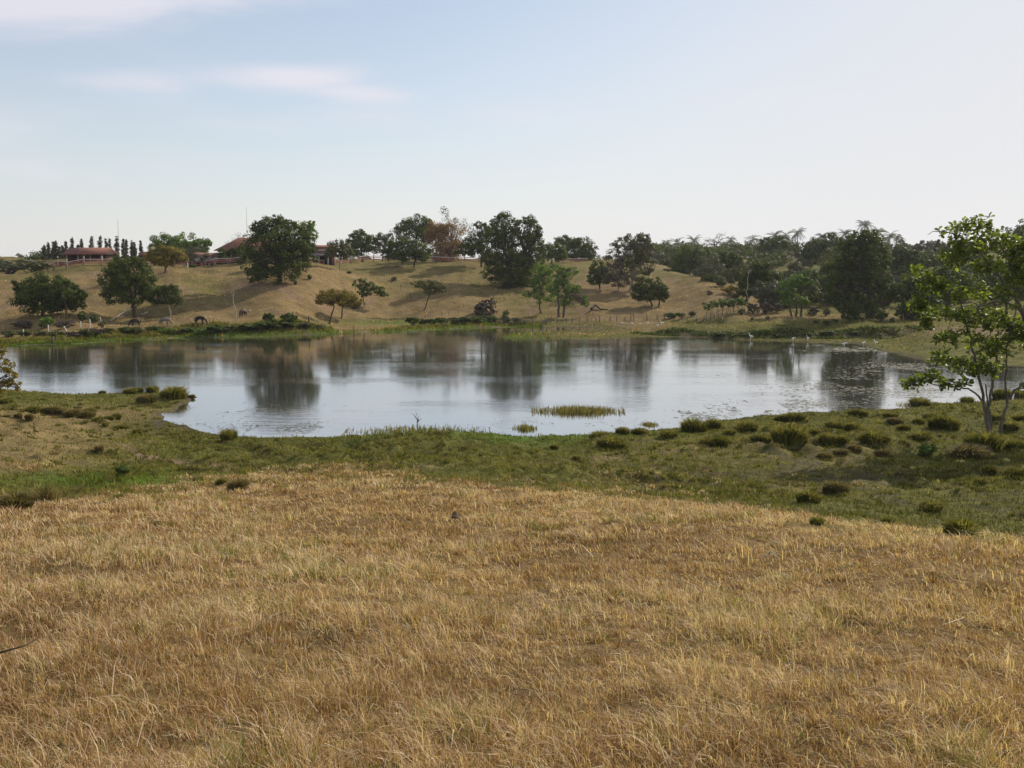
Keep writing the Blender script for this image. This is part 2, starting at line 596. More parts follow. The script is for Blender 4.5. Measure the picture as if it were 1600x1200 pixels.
M['bamboo_leaf'] = leaf_mat('rusty dry bamboo leaves', [(0.0, (0.170, 0.100, 0.042)), (0.5, (0.260, 0.155, 0.066)), (1.0, (0.360, 0.245, 0.120))], 0.25)
M['near_leaf'] = leaf_mat('broad fresh leaves', [(0.0, (0.055, 0.082, 0.014)), (0.5, (0.125, 0.168, 0.026)), (1.0, (0.260, 0.300, 0.048))], 0.48, 0.5, 0.25)
M['bark_dark'] = plain_mat('dark bark', (0.035, 0.028, 0.021), (0.085, 0.068, 0.052), 4, 0.9, 0.4, (1, 1, .3))
M['bark_pale'] = plain_mat('pale grey bark', (0.17, 0.145, 0.12), (0.34, 0.30, 0.26), 5, 0.85, 0.4, (1, 1, .3))
M['bark_grey'] = plain_mat('grey brown bark', (0.075, 0.060, 0.050), (0.18, 0.15, 0.125), 5, 0.85, 0.4, (1, 1, .3))
M['bark_brown'] = plain_mat('brown bark', (0.075, 0.055, 0.04), (0.16, 0.125, 0.095), 5, 0.9, 0.4, (1, 1, .3))
M['dead_wood'] = plain_mat('bleached dead wood', (0.24, 0.21, 0.18), (0.46, 0.43, 0.39), 6, 0.85, 0.3, (1, 1, .25))
M['post_wood'] = plain_mat('weathered post wood', (0.06, 0.048, 0.036), (0.15, 0.12, 0.09), 8, 0.9, 0.3, (1, 1, .2))
M['white_post'] = plain_mat('whitewashed posts', (0.52, 0.50, 0.46), (0.74, 0.72, 0.68), 6, 0.8)
M['concrete'] = plain_mat('grey concrete', (0.20, 0.18, 0.165), (0.34, 0.31, 0.28), 2, 0.9, 0.2)
M['red_rail'] = plain_mat('faded red rail paint', (0.36, 0.11, 0.09), (0.55, 0.22, 0.18), 2, 0.8)
M['pink_rail'] = plain_mat('pinkish white rail paint', (0.56, 0.38, 0.35), (0.72, 0.54, 0.50), 2, 0.8)
M['wire'] = plain_mat('dull fence wire', (0.10, 0.095, 0.09), (0.20, 0.19, 0.18), 5, 0.6)
M['horse_dark'] = plain_mat('dark bay coat', (0.016, 0.010, 0.008), (0.032, 0.02, 0.015), 4, 0.6)
M['horse_grey'] = plain_mat('dun grey coat', (0.13, 0.115, 0.10), (0.22, 0.20, 0.175), 4, 0.7)
M['horse_brown'] = plain_mat('chestnut brown coat', (0.04, 0.020, 0.012), (0.075, 0.038, 0.022), 4, 0.6)
M['feather'] = plain_mat('white feathers', (0.84, 0.84, 0.82), (0.9, 0.9, 0.88), 10, 0.8)
M['roof_tile'] = None


def tile_mat(name, c1, c2):
    m, nt, p = new_mat(name)
    tcn = nt.nodes.new('ShaderNodeTexCoord')
    w = nt.nodes.new('ShaderNodeTexWave')
    w.inputs['Scale'].default_value = 1.6
    w.inputs['Distortion'].default_value = 0.6
    w.inputs['Detail'].default_value = 2
    nt.links.new(tcn.outputs['Object'], w.inputs['Vector'])
    n = noise(nt, tcn.outputs['Object'], 0.9, 5, 0.65)
    f = nmath(nt, 'ADD', nmath(nt, 'MULTIPLY', w.outputs['Fac'], 0.3), nmath(nt, 'MULTIPLY', n, 0.75))
    r = ramp(nt, [(0.3, c1), (0.75, c2)], f)
    nt.links.new(r.outputs[0], p.inputs['Base Color'])
    p.inputs['Roughness'].default_value = 0.85
    b = nt.nodes.new('ShaderNodeBump')
    b.inputs['Strength'].default_value = 0.5
    b.inputs['Distance'].default_value = 0.05
    nt.links.new(w.outputs['Fac'], b.inputs['Height'])
    nt.links.new(b.outputs[0], p.inputs['Normal'])
    return m


M['roof_tile'] = tile_mat('red clay roof tiles', (0.13, 0.048, 0.030), (0.27, 0.105, 0.064))
M['roof_grey'] = tile_mat('purplish grey roof sheet', (0.12, 0.095, 0.095), (0.22, 0.17, 0.165))
M['wall_dark'] = plain_mat('reddish brown plaster', (0.13, 0.075, 0.055), (0.22, 0.13, 0.10), 0.7, 0.9)
M['opening'] = plain_mat('painted opening shade', (0.020, 0.014, 0.012), (0.045, 0.032, 0.026), 1.0, 0.9)  # near-black slabs paint the shade inside door and window openings
M['wall_pale'] = plain_mat('pale plaster', (0.30, 0.24, 0.20), (0.42, 0.35, 0.29), 0.7, 0.9)

# ------------------------------------------------------------------ terrain sheet
th_front = np.linspace(R(-37), R(37), 700)
th_side = np.concatenate([np.linspace(R(37), R(180), 44)[1:], ])
ths = np.concatenate([-th_side[::-1], th_front, th_side])
nr = 640
lr = np.concatenate([np.linspace(math.log(0.9), math.log(420), 560), np.linspace(math.log(420), math.log(1800), 60)[1:]])
rs_ = np.exp(lr)
TH, RR = np.meshgrid(ths, rs_)
GX = (np.sin(TH) * RR).ravel()
GY = (np.cos(TH) * RR).ravel()
GZ, GSD = ground(GX, GY, full=True)
ni, nj = TH.shape
idx = np.arange(ni * nj).reshape(ni, nj)
F = np.stack([idx[:-1, :-1], idx[:-1, 1:], idx[1:, 1:], idx[1:, :-1]], -1).reshape(-1, 4)[:, ::-1]
# close the small hole under the viewer
cz = g1(0.0, 0.9)
V = np.column_stack([GX, GY, GZ])


def interp_curve(pts, x):
    pts = np.array(pts, float)
    return np.interp(x, pts[:, 0], pts[:, 1])


def zones(X, Y, Z, sd):
    """what grows where: returns green, lush, mud, dirt in 0..1"""
    px, py = project(X, Y, Z)
    r = np.hypot(X, Y)
    n1 = fbm(X / 6, Y / 6, 4, 11)
    n2 = fbm(X / 1.6, Y / 1.6, 3, 12)
    n3 = fbm(X / 25, Y / 25, 3, 13)
    edge = interp_curve([(-300, 815), (0, 800), (100, 782), (250, 768), (400, 748), (600, 742), (700, 752), (850, 768), (1000, 790), (1200, 812), (1400, 836), (1600, 856), (1900, 880)], px)
    near = r < 135
    g_near = sstep(10, -22, py - edge + n1 * 60 + n2 * 25)
    # tan hillside at the left, only partly green
    left = sstep(330, 60, px + n1 * 160 + (py - 690) * 1.2) * sstep(622, 648, py) * sstep(752, 722, py)
    g_near = g_near * (1 - 0.85 * left)
    # browner worn meadow in the middle right
    worn = sstep(860, 960, px + n1 * 120) * sstep(1500, 1300, px) * sstep(668, 690, py + n1 * 20) * sstep(800, 750, py + n1 * 30)
    g_near = g_near * (1 - 0.30 * worn)
    g_far = sstep(13, 4, sd + n1 * 10) * 0.9
    flat = sstep(1000, 1080, px) * sstep(496, 502, py) * (r > 120)
    g_far = np.maximum(g_far, flat * (0.80 + .2 * sstep(-.1, .1, n1)))
    gully = np.exp(-((px - 330 - (440 - py) * -0.2) / 60) ** 2) * sstep(418, 428, py) * sstep(482, 465, py) * sstep(-0.2, 0.15, n1) * (r > 190)
    g_far = np.maximum(g_far, gully * 0.9)
    mound = sstep(-0.10, 0.22, n1 * .8 + n3) * (r > 170) * np.where((px > 400) & (px < 900), .62, .40)
    g_far = np.maximum(g_far, mound)
    valley = sstep(1150, 1250, px) * (r > 215)
    g_far = np.maximum(g_far, valley * (0.86 + .14 * sstep(-0.15, 0.1, n1 + n3)))
    back = (r > 262) & (px < 1150)
    green = np.where(near, g_near, g_far)
    green = np.where(back, 0.5, green)
    lush = np.exp(-((px - 790 + 0) / 230) ** 2) * sstep(10, 2.0, sd + n1 * 5) * near
    lush = np.maximum(lush, np.exp(-((px - 170) / 120) ** 2 - ((py - 750) / 12) ** 2) * near * 1.1)
    lush = np.maximum(lush, 0.75 * sstep(5, 1.5, sd + n1 * 4) * (~near) * (px < 850))
    lush = np.maximum(lush, np.exp(-((px - 650) / 130) ** 2 - ((py - 504) / 5) ** 2) * (~near) * 0.9)
    lush = np.maximum(lush, np.exp(-((px - 1285) / 40) ** 2 - ((py - 458) / 10) ** 2) * (r > 220))
    mud = sstep(1.1, 0.15, sd + n2 * 1.6) * np.where(near, 0.9, 0.55)
    mud = np.maximum(mud, np.exp(-((px - 265) / 45) ** 2 - ((py - 660) / 16) ** 2) * sstep(-0.15, 0.15, n2 + n1) * near)
    mud = np.maximum(mud, worn * sstep(0.06, 0.26, n1 + n2 * 0.9) * 0.6)
    mud = np.maximum(mud, np.exp(-((px - 880) / 110) ** 2 - ((py - 513) / 5) ** 2) * (~near) * 0.8)
    # dark turf and tree shade painted into the hollow below the near slope
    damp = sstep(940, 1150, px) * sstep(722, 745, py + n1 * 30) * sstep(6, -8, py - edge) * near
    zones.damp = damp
    mud = np.maximum(mud, damp * .55 * sstep(.10, .26, n1 + n2 * .7))  # muddy patches carry part of that shade
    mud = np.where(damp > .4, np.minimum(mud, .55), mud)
    bank = np.exp(-((py - 521.5) / 4.0) ** 2) * sstep(980, 1080, px) * sstep(1460, 1400, px) * (~near)
    mud = np.maximum(mud, bank * 0.9)
    dirt = np.exp(-((px - 1520) / 110) ** 2 - ((py - 517) / 7) ** 2) * (~near)
    path = np.exp(-((py - interp_curve([(180, 690), (220, 712), (300, 726), (380, 727), (450, 722)], px)) / 4.5) ** 2) * sstep(180, 215, px) * sstep(440, 380, px)
    path2 = np.exp(-((py - interp_curve([(560, 728), (800, 728), (1000, 712), (1150, 696), (1300, 680)], px)) / 2.2) ** 2) * sstep(560, 650, px) * sstep(1320, 1150, px) * 0.6
    dirt = np.maximum(dirt, np.maximum(path, path2) * near * sstep(-0.3, 0.0, n1 + n2))
    scar = sstep(0.10, 0.28, n1 + n2 * 0.5) * (r > 175) * (px < 1150) * (py > 414) * 0.75
    scar = np.maximum(scar, np.exp(-((px - 400) / 45) ** 2 - ((py - 446) / 9) ** 2) * (r > 180))
    dirt = np.maximum(dirt, scar)
    zones.litter = (1 - np.clip(green, 0, 1)) * (1 - sstep(36, 52, r))
    return np.clip(green, 0, 1), np.clip(lush, 0, 1), np.clip(mud, 0, 1), np.clip(dirt, 0, 1)


zg, zl, zm, zd = zones(GX, GY, GZ, GSD)
gm, nt, p = new_mat('pasture ground')
tcn = nt.nodes.new('ShaderNodeTexCoord')
ov = tcn.outputs['Object']
na = noise(nt, ov, 0.35, 6, 0.65)
nb = noise(nt, ov, 2.2, 6, 0.7)
nc = noise(nt, ov, 0.07, 4, 0.6)
nmix = nmath(nt, 'ADD', nmath(nt, 'ADD', nmath(nt, 'MULTIPLY', na, 0.45), nmath(nt, 'MULTIPLY', nb, 0.40)), nmath(nt, 'MULTIPLY', nc, 0.25))
dry = ramp(nt, [(0.34, (0.080, 0.055, 0.026)), (0.48, (0.168, 0.120, 0.056)), (0.62, (0.245, 0.178, 0.084)), (0.76, (0.320, 0.245, 0.130))], nmix)
grn = ramp(nt, [(0.34, (0.036, 0.040, 0.010)), (0.50, (0.085, 0.088, 0.022)), (0.62, (0.140, 0.134, 0.038)), (0.78, (0.225, 0.192, 0.075))], nmix)
lsh = ramp(nt, [(0.36, (0.035, 0.060, 0.012)), (0.55, (0.085, 0.140, 0.022)), (0.75, (0.150, 0.215, 0.040))], nmix)
mudr = ramp(nt, [(0.36, (0.032, 0.026, 0.020)), (0.55, (0.075, 0.060, 0.045)), (0.75, (0.150, 0.122, 0.094))], nmix)
drt = ramp(nt, [(0.36, (0.135, 0.085, 0.055)), (0.55, (0.225, 0.150, 0.100)), (0.75, (0.330, 0.235, 0.165))], nmix)
c = mixrgb(nt, attr(nt, 'green'), dry.outputs[0], grn.outputs[0])
lit = ramp(nt, [(0.34, (0.060, 0.038, 0.017)), (0.50, (0.130, 0.086, 0.038)), (0.70, (0.240, 0.165, 0.080))], nmix)
c = mixrgb(nt, nmath(nt, 'MULTIPLY', attr(nt, 'litter'), 0.85), c, lit.outputs[0])
c = mixrgb(nt, attr(nt, 'lush'), c, lsh.outputs[0])
c = mixrgb(nt, attr(nt, 'dirt'), c, drt.outputs[0])
c = mixrgb(nt, attr(nt, 'mud'), c, mudr.outputs[0])
nt.links.new(c, p.inputs['Base Color'])
p.inputs['Roughness'].default_value = 0.95
p.inputs['Specular IOR Level'].default_value = 0.03
b1 = nt.nodes.new('ShaderNodeBump')
b1.inputs['Strength'].default_value = 0.8
b1.inputs['Distance'].default_value = 0.35
nt.links.new(nmath(nt, 'ADD', nb, nmath(nt, 'MULTIPLY', na, 1.5)), b1.inputs['Height'])
nt.links.new(b1.outputs[0], p.inputs['Normal'])

terr = np_mesh('ground', V, F, gm, attrs={'green': zg, 'lush': zl, 'mud': zm, 'dirt': zd, 'litter': zones.litter}, smooth=True)
tag(terr, kind='structure')
del TH, RR

# ------------------------------------------------------------------ water
wm, nt, p = new_mat('pond water')
p.inputs['Base Color'].default_value = (0.052, 0.048, 0.034, 1)
p.inputs['Roughness'].default_value = 0.065
p.inputs['IOR'].default_value = 1.45
p.inputs['Specular IOR Level'].default_value = 0.6
tcn = nt.nodes.new('ShaderNodeTexCoord')
mp = nt.nodes.new('ShaderNodeMapping')
mp.inputs['Scale'].default_value = (0.38, 1.9, 1)
mp.inputs['Rotation'].default_value = (0, 0, R(8))
nt.links.new(tcn.outputs['Object'], mp.inputs[0])
w1 = noise(nt, mp.outputs[0], 0.9, 3, 0.5)
w2 = noise(nt, mp.outputs[0], 3.2, 2, 0.5)
mp2 = nt.nodes.new('ShaderNodeMapping')
mp2.inputs['Scale'].default_value = (0.022, 0.085, 1)
nt.links.new(tcn.outputs['Object'], mp2.inputs[0])
gust = noise(nt, mp2.outputs[0], 1.0, 4, 0.6)
gr = ramp(nt, [(0.44, (0.08, 0.08, 0.08)), (0.60, (1, 1, 1))], gust)
hsum = nmath(nt, 'ADD', w1, nmath(nt, 'MULTIPLY', w2, 0.35))
bw = nt.nodes.new('ShaderNodeBump')
bw.inputs['Distance'].default_value = 0.05
nt.links.new(nmath(nt, 'MULTIPLY', gr.outputs[0], 0.30), bw.inputs['Strength'])
nt.links.new(hsum, bw.inputs['Height'])
nt.links.new(bw.outputs[0], p.inputs['Normal'])
gl = nt.nodes.new('ShaderNodeBsdfGlossy')
gl.inputs['Color'].default_value = (0.97, 0.95, 0.91, 1)
gl.inputs['Roughness'].default_value = 0.07
nt.links.new(bw.outputs[0], gl.inputs['Normal'])
mxw = nt.nodes.new('ShaderNodeMixShader')
mxw.inputs[0].default_value = 0.50
nt.links.new(p.outputs[0], mxw.inputs[1])
nt.links.new(gl.outputs[0], mxw.inputs[2])
nt.links.new(mxw.outputs[0], nt.nodes['Material Output'].inputs[0])
lx0, ly0 = lake.min(0) - 6
lx1, ly1 = lake.max(0) + 6
water = np_mesh('water', np.array([(lx0, ly0, 0), (lx1, ly0, 0), (lx1, ly1, 0), (lx0, ly1, 0)]), np.array([(0, 1, 2, 3)]), wm)
tag(water, kind='structure')


# ------------------------------------------------------------------ trees
def crown_arrays(lobes, n, leaf, seed, clump=0.34, fill=0.16, droop=0.0, aspect=0.6, kpl=None, shell=(0.62, 1.02)):
    """lobes: list of (centre3, radii3) in local metres. leaf-sized quads gathered in clumps through the lobes"""
    rng = np.random.default_rng(seed)
    C = np.array([l[0] for l in lobes], float)
    Rr = np.array([l[1] for l in lobes], float)
    area = (Rr.prod(1)) ** (2 / 3)
    w = area / area.sum()
    cl_c, cl_r, cl_o = [], [], []
    for i in range(len(C)):
        rad = Rr[i].mean()
        k = kpl or int(np.clip(26 * (0.34 / clump) ** 1.4, 8, 90))
        for _ in range(k):
            d = rng.normal(size=3)
            d /= np.linalg.norm(d)
            pos = C[i] + d * Rr[i] * rng.uniform(*shell)
            skip = False
            for j in range(len(C)):
                if j != i and (((pos - C[j]) / Rr[j]) ** 2).sum() < 0.32:
                    skip = True
            if skip:
                continue
            cl_c.append(pos)
            cl_r.append(rad * clump * rng.uniform(0.65, 1.25))
            cl_o.append(d)
    cl_c = np.array(cl_c)
    cl_r = np.array(cl_r)
    cl_o = np.array(cl_o)
    pw = cl_r ** 1.6
    nl = int(n * (1 - fill))
    which = rng.choice(len(cl_c), nl, p=pw / pw.sum())
    g = rng.normal(size=(nl, 3))
    g /= np.linalg.norm(g, axis=1)[:, None]
    rr = rng.uniform(0.15, 1.0, nl) ** 0.5
    pos = cl_c[which] + g * (cl_r[which] * rr)[:, None] * np.array([1, 1, 0.72])
    out = g * 0.9 + cl_o[which] * 0.5 + rng.normal(size=(nl, 3)) * 0.45 + np.array([0, 0, 0.35])
    ct = rng.random(len(cl_c))
    tint = 0.45 * ct[which] + 0.55 * rng.random(nl)
    nf = n - nl
    if nf > 0:
        li = rng.choice(len(C), nf, p=w)
        d = rng.normal(size=(nf, 3))
        d /= np.linalg.norm(d, axis=1)[:, None]
        pf = C[li] + d * Rr[li] * (rng.random(nf) ** 0.4 * 0.85)[:, None]
        pos = np.vstack([pos, pf])
        out = np.vstack([out, rng.normal(size=(nf, 3))])
        tint = np.concatenate([tint, rng.random(nf) * 0.6])
    out /= np.linalg.norm(out, axis=1)[:, None] + 1e-9
    t1 = np.cross(out, rng.normal(size=out.shape))
    t1[:, 2] -= droop
    t1 -= out * (t1 * out).sum(1)[:, None]
    t1 /= np.linalg.norm(t1, axis=1)[:, None] + 1e-9
    t2 = np.cross(out, t1)
    L = leaf * rng.uniform(0.6, 1.35, len(pos))[:, None] * 0.5
    W = L * aspect
    V = np.stack([pos - t1 * L, pos + t2 * W, pos + t1 * L, pos - t2 * W], 1).reshape(-1, 3)
    F = np.arange(len(V)).reshape(-1, 4)
    return V, F, np.repeat(tint, 4), cl_c


def limb(mb, a, b, r0, r1, rng, sag=0.0, n=5, seg=4, wob=0.06):
    a = np.asarray(a, float)
    b = np.asarray(b, float)
    L = np.linalg.norm(b - a)
    pts = []
    for i in range(seg + 1):
        t = i / seg
        q = a + (b - a) * t
        q = q + np.array([0, 0, sag * L * math.sin(math.pi * t)])
        if 0 < i < seg:
            q = q + rng.normal(size=3) * L * wob
        pts.append(q)
    mb.tube(pts, np.linspace(r0, r1, seg + 1), n)
    return pts


def tree(name, label, base, Y, lobes, mat='dark_leaf', n=4500, leaf=0.6, tr=0.35, fork=None, bark='bark_dark', cat='tree', group=None, seed=None, clump=0.34, fill=0.16, twigs=0.35,
         trunks=None, aspect=0.6, droop=0.0, dz=None, kpl=None, shell=(0.62, 1.02), extra=None):
    """base: px of the trunk foot; lobes: (px, py, rx, ry[, dy]) as measured; all turned into metres at distance Y"""
    seed = seed if seed is not None else int(abs(base * 7 + Y))
    rng = np.random.default_rng(seed)
    Y = yd(base, Y)
    bx = at(base, 450, Y)[0]
    bz = g1(bx, Y)
    o = np.array((bx, Y, bz))
    k = Y / 1600
    ll = []
    for lb in lobes:
        dy = lb[4] if len(lb) > 4 else rng.uniform(-0.35, 0.35) * lb[2] * k
        c = at(lb[0], lb[1], Y) + np.array((0, dy, 0)) - o
        rx, ry = lb[2] * k, lb[3] * k
        ll.append((c, (rx, (rx * 0.65 + ry * 0.35), ry)))
    root = empty(name, o)
    tag(root, label, cat, group)
    if Y > 150:
        n, leaf = int(n * 1.65), leaf * .76
    Vc, Fc, tint, clumps = crown_arrays(ll, n, leaf, seed, clump, fill, droop, aspect, kpl, shell)
    np_mesh('crown', Vc, Fc, M[mat], root, {'tint': tint})
    mb = MB()
    top = max(c[2] + r[2] * 0.3 for c, r in ll)
    low = min(c[2] - r[2] for c, r in ll)
    cen = np.mean([c for c, r in ll], axis=0)
    for ti, (tb, tf) in enumerate(trunks or [(None, fork)]):
        a = np.array((0, 0, -0.35)) if tb is None else np.array(((tb - base) * k, rng.uniform(-0.4, 0.4), -0.35))
        if tf is None:
            f = np.array((cen[0] * 0.3, cen[1] * 0.3, max(0.8, low + 0.35 * (cen[2] - low))))
        else:
            f = at(tf[0], tf[1], Y) - o
            if tb is not None:
                f[1] = a[1] * 1.5
        pts = limb(mb, a, f, tr * 1.12, tr * 0.72, rng, 0, 8, 5, 0.025)
        mine = range(len(ll)) if not trunks else [i for i in range(len(ll)) if i % len(trunks) == ti]
        for i in mine:
            c, r = ll[i]
            lp = limb(mb, f, c + np.array((0, 0, r[2] * 0.35)), tr * 0.55, tr * 0.14, rng, 0.06, 6, 5, 0.05)
            near_cl = [q for q in clumps if (((q - c) / np.array(r)) ** 2).sum() < 1.3]
            for q in near_cl:
                if rng.random() < twigs:
                    s = lp[rng.integers(2, 5)]
                    limb(mb, s, q, tr * 0.16, tr * 0.04, rng, 0.05, 4, 3, 0.06)
    mb.build('trunk', M[bark], root, smooth=True)
    return root


def bare_tree(name, label, base, Y, height, spread, tr=0.18, bark='dead_wood', seed=1, depth=4, cat='tree', group=None, lean=0.0, first=0.4, kids=3, up=0.35):
    rng = np.random.default_rng(seed)
    Y = yd(base, Y)
    bx = at(base, 450, Y)[0]
    o = np.array((bx, Y, g1(bx, Y)))
    root = empty(name, o)
    tag(root, label, cat, group)
    mb_t, mb_b = MB(), MB()
    f = np.array((lean * height * first, 0, height * first))
    limb(mb_t, (0, 0, -0.3), f, tr, tr * 0.7, rng, 0, 7, 5, 0.02)

    def grow(p0, d, L, r, lev):
        q = p0 + d * L
        limb(mb_b, p0, q, r, r * 0.55, rng, 0.03, 4, 3, 0.05)
        if lev <= 0:
            return
        for _ in range(kids if lev < depth - 1 else kids + 1):
            nd = d + rng.normal(size=3) * np.array((spread, spread, 0.45)) + np.array((0, 0, up * 0.5))
            nd /= np.linalg.norm(nd)
            grow(p0 + d * L * rng.uniform(0.6, 1.0), nd, L * rng.uniform(0.55, 0.8), r * 0.55, lev - 1)

    for _ in range(kids):
        d = rng.normal(size=3) * np.array((spread, spread, 0.2)) + np.array((lean, 0, 0.8))
        d /= np.linalg.norm(d)
        grow(f, d, height * (1 - first) * 0.48, tr * 0.6, depth - 1)
    mb_t.build('trunk', M[bark], root, smooth=True)
    mb_b.build('branches', M[bark], root)
    return root

# ---- trees on the near slope of the far hill, left to right
tree('broadleaf_tree', 'wide dark dense tree with foliage hanging low, at the far left of the hillside', 66, 191,
     [(46, 450, 25, 19), (75, 444, 32, 17), (66, 470, 36, 18), (100, 460, 28, 20), (116, 470, 17, 17), (42, 462, 20, 17), (88, 478, 26, 11)], 'dark_leaf', 8500, 0.55, 0.35, fork=(66, 474), group='trees on the far hillside')
tree('broadleaf_tree', 'slender tree with a thin bare trunk in front of the wide dark dense tree', 102, 186,
     [(97, 446, 17, 12), (112, 457, 18, 12), (88, 455, 13, 10), (128, 460, 10, 8)], 'mid_leaf', 2000, 0.5, 0.16, fork=(102, 466), bark='bark_brown', group='trees on the far hillside')
tree('broadleaf_tree', 'tall green round tree with a short dark trunk left of a small white-stemmed tree', 208, 195,
     [(200, 424, 30, 22), (176, 440, 22, 20), (222, 432, 20, 22), (175, 462, 20, 16), (202, 458, 28, 20), (228, 452, 14, 18), (190, 412, 20, 12), (212, 410, 16, 9)], 'mid_leaf', 7000, 0.55, 0.34, fork=(207, 472), group='trees on the far hillside')
tree('small_tree', 'small dark tree with a pale stem to the right of the tall green round tree', 265, 193,
     [(248, 464, 18, 14), (268, 460, 17, 15), (256, 454, 14, 9), (240, 468, 10, 9), (276, 468, 9, 10)], 'dark_leaf', 3200, 0.45, 0.16, fork=(264, 476), bark='bark_pale', group='trees on the far hillside')
tree('umbrella_tree', 'yellowish umbrella-shaped tree on the crest in front of the long house', 259, 236,
     [(258, 396, 28, 10), (238, 401, 15, 9), (278, 402, 16, 9), (258, 407, 24, 8), (255, 389, 16, 6)], 'yellow_leaf', 4200, 0.55, 0.26, fork=(259, 416), bark='bark_brown', group='trees around the farm')
tree('spreading_tree', 'broad flat-topped bright green tree behind the yellowish umbrella-shaped tree', 285, 292,
     [(262, 377, 26, 10), (290, 376, 26, 11), (312, 381, 18, 9), (248, 385, 16, 9), (300, 390, 26, 9), (275, 388, 26, 9), (326, 380, 7, 4)], 'bright_leaf', 4800, 0.7, 0.35, fork=(285, 398), group='trees around the farm', fill=.08)
tree('small_tree', 'thin greyish small tree against the low veranda roof', 306, 262,
     [(304, 392, 15, 9), (312, 399, 13, 9), (298, 402, 10, 8)], 'grey_leaf', 800, 0.6, 0.12, fork=(306, 408), bark='bark_pale', group='trees around the farm', fill=.05)
bare_tree('bare_tree', 'bare pale branched tree rising behind the tiled gable roof', 372, 296, 9.5, 1.0, 0.28, 'bark_pale', 5, 5, group='trees around the farm', first=.3)
tree('mango_tree', 'biggest dark round tree on the left, hiding the middle of the long house', 437, 222,
     [(432, 366, 36, 27), (403, 380, 27, 30), (462, 376, 28, 28), (398, 408, 20, 28), (432, 405, 38, 30), (466, 404, 24, 24), (478, 388, 14, 18), (440, 426, 40, 16), (398, 428, 16, 14), (425, 347, 20, 10), (405, 356, 14, 11), (450, 352, 16, 10)],
     'dark_leaf', 11000, 0.6, 0.6, fork=(437, 420), group='trees around the farm', clump=.30)
tree('broadleaf_tree', 'light green feathery tree top showing behind the biggest dark round tree', 478, 250,
     [(476, 358, 16, 11), (488, 366, 9, 12), (470, 374, 14, 14), (484, 350, 9, 6)], 'bright_leaf', 1500, 0.6, 0.25, group='trees around the farm', fill=.04)
tree('small_tree', 'small pale-trunked tree in front of the rail fence right of the biggest dark tree', 532, 231,
     [(528, 386, 17, 11), (540, 392, 12, 11), (520, 394, 11, 10), (534, 400, 12, 6), (514, 397, 8, 8)], 'olive_leaf', 2600, 0.5, 0.16, fork=(531, 405), bark='bark_pale', group='trees around the farm')
tree('broadleaf_tree', 'mid green tree with a pointed crown behind the rail fence', 566, 268,
     [(566, 374, 18, 13), (578, 380, 16, 14), (552, 378, 14, 12), (566, 390, 26, 12), (563, 364, 10, 6)], 'mid_leaf', 4200, 0.65, 0.3, group='trees around the farm')
tree('broadleaf_tree', 'thin greyish tree between the pointed green tree and the dark domed tree', 598, 276,
     [(594, 375, 15, 11), (608, 373, 12, 9), (600, 386, 14, 10)], 'grey_leaf', 1500, 0.6, 0.22, group='trees around the farm', fill=.05)
tree('broadleaf_tree', 'tall dark tree standing behind the pair of domed trees', 650, 272,
     [(648, 348, 20, 13), (632, 356, 17, 13), (664, 352, 16, 14), (650, 366, 34, 14), (668, 368, 16, 14)], 'dark_leaf', 5200, 0.65, 0.35, group='trees around the farm')
tree('broadleaf_tree', 'dense dark domed tree, left of the pair on the crest', 629, 241,
     [(626, 388, 26, 14), (612, 394, 16, 11), (640, 394, 16, 11), (624, 378, 16, 8), (604, 398, 9, 9), (626, 400, 24, 7)], 'dark_leaf', 5200, 0.5, 0.2, fork=(629, 408), bark='bark_brown', group='trees around the farm')
tree('broadleaf_tree', 'lighter green tree with a dark trunk, right of the pair on the crest', 647, 239,
     [(654, 386, 16, 12), (664, 394, 13, 10), (648, 394, 13, 11), (660, 404, 11, 6), (644, 380, 10, 7)], 'mid_leaf', 2800, 0.5, 0.22, fork=(648, 408), group='trees around the farm')
# rusty bamboo clump with feathery tops
tree('bamboo_clump', 'tall rusty orange bamboo clump with feathery bare tops beside the biggest dark trees', 692, 262,
     [(695, 380, 22, 24), (705, 372, 20, 26), (680, 372, 17, 26), (694, 398, 22, 14), (712, 390, 12, 20), (676, 360, 10, 16)], 'bamboo_leaf', 8500, 0.55, 0.14, fork=(694, 396), bark='bark_brown',
     trunks=[(684, (680, 360)), (688, (690, 350)), (692, (700, 352)), (696, (708, 358)), (700, (714, 368))], group='trees around the farm', fill=.3, clump=.42, twigs=.8, droop=.6)
tree('bamboo_clump', 'thin pale bamboo plumes reaching above the rusty bamboo clump', 700, 264,
     [(698, 338, 6, 15), (692, 328, 5, 8), (718, 346, 13, 9), (732, 354, 12, 9), (712, 352, 10, 14), (724, 366, 12, 12)], 'grey_leaf', 520, 0.5, 0.07, fork=(706, 380), bark='bark_pale', group='trees around the farm', fill=.2, clump=.5, twigs=.9)
tree('mango_tree', 'biggest ragged-topped dark tree at the middle of the hill with foliage to the ground', 805, 225,
     [(790, 352, 26, 19), (820, 362, 26, 24), (775, 368, 22, 22), (840, 380, 12, 14), (800, 385, 38, 26), (832, 392, 20, 22), (775, 400, 26, 22), (800, 412, 38, 22), (770, 428, 20, 12), (805, 436, 30, 14), (835, 415, 20, 16), (826, 345, 13, 10), (783, 341, 12, 8), (842, 362, 8, 9), (785, 436, 26, 14), (818, 440, 24, 12), (800, 428, 34, 16)],
     'dark_leaf', 14500, 0.6, 0.6, fork=(804, 425), group='trees around the farm', clump=.28, trunks=[(797, (795, 420)), (813, (815, 418))])
tree('broadleaf_tree', 'dark flat-bottomed tree joined to the left side of the biggest middle tree', 752, 246,
     [(735, 384, 20, 14), (752, 376, 22, 16), (768, 366, 16, 16), (726, 392, 15, 10), (750, 392, 24, 10), (750, 352, 10, 7)], 'dark_leaf', 4600, 0.6, 0.25, fork=(752, 398), group='trees around the farm')
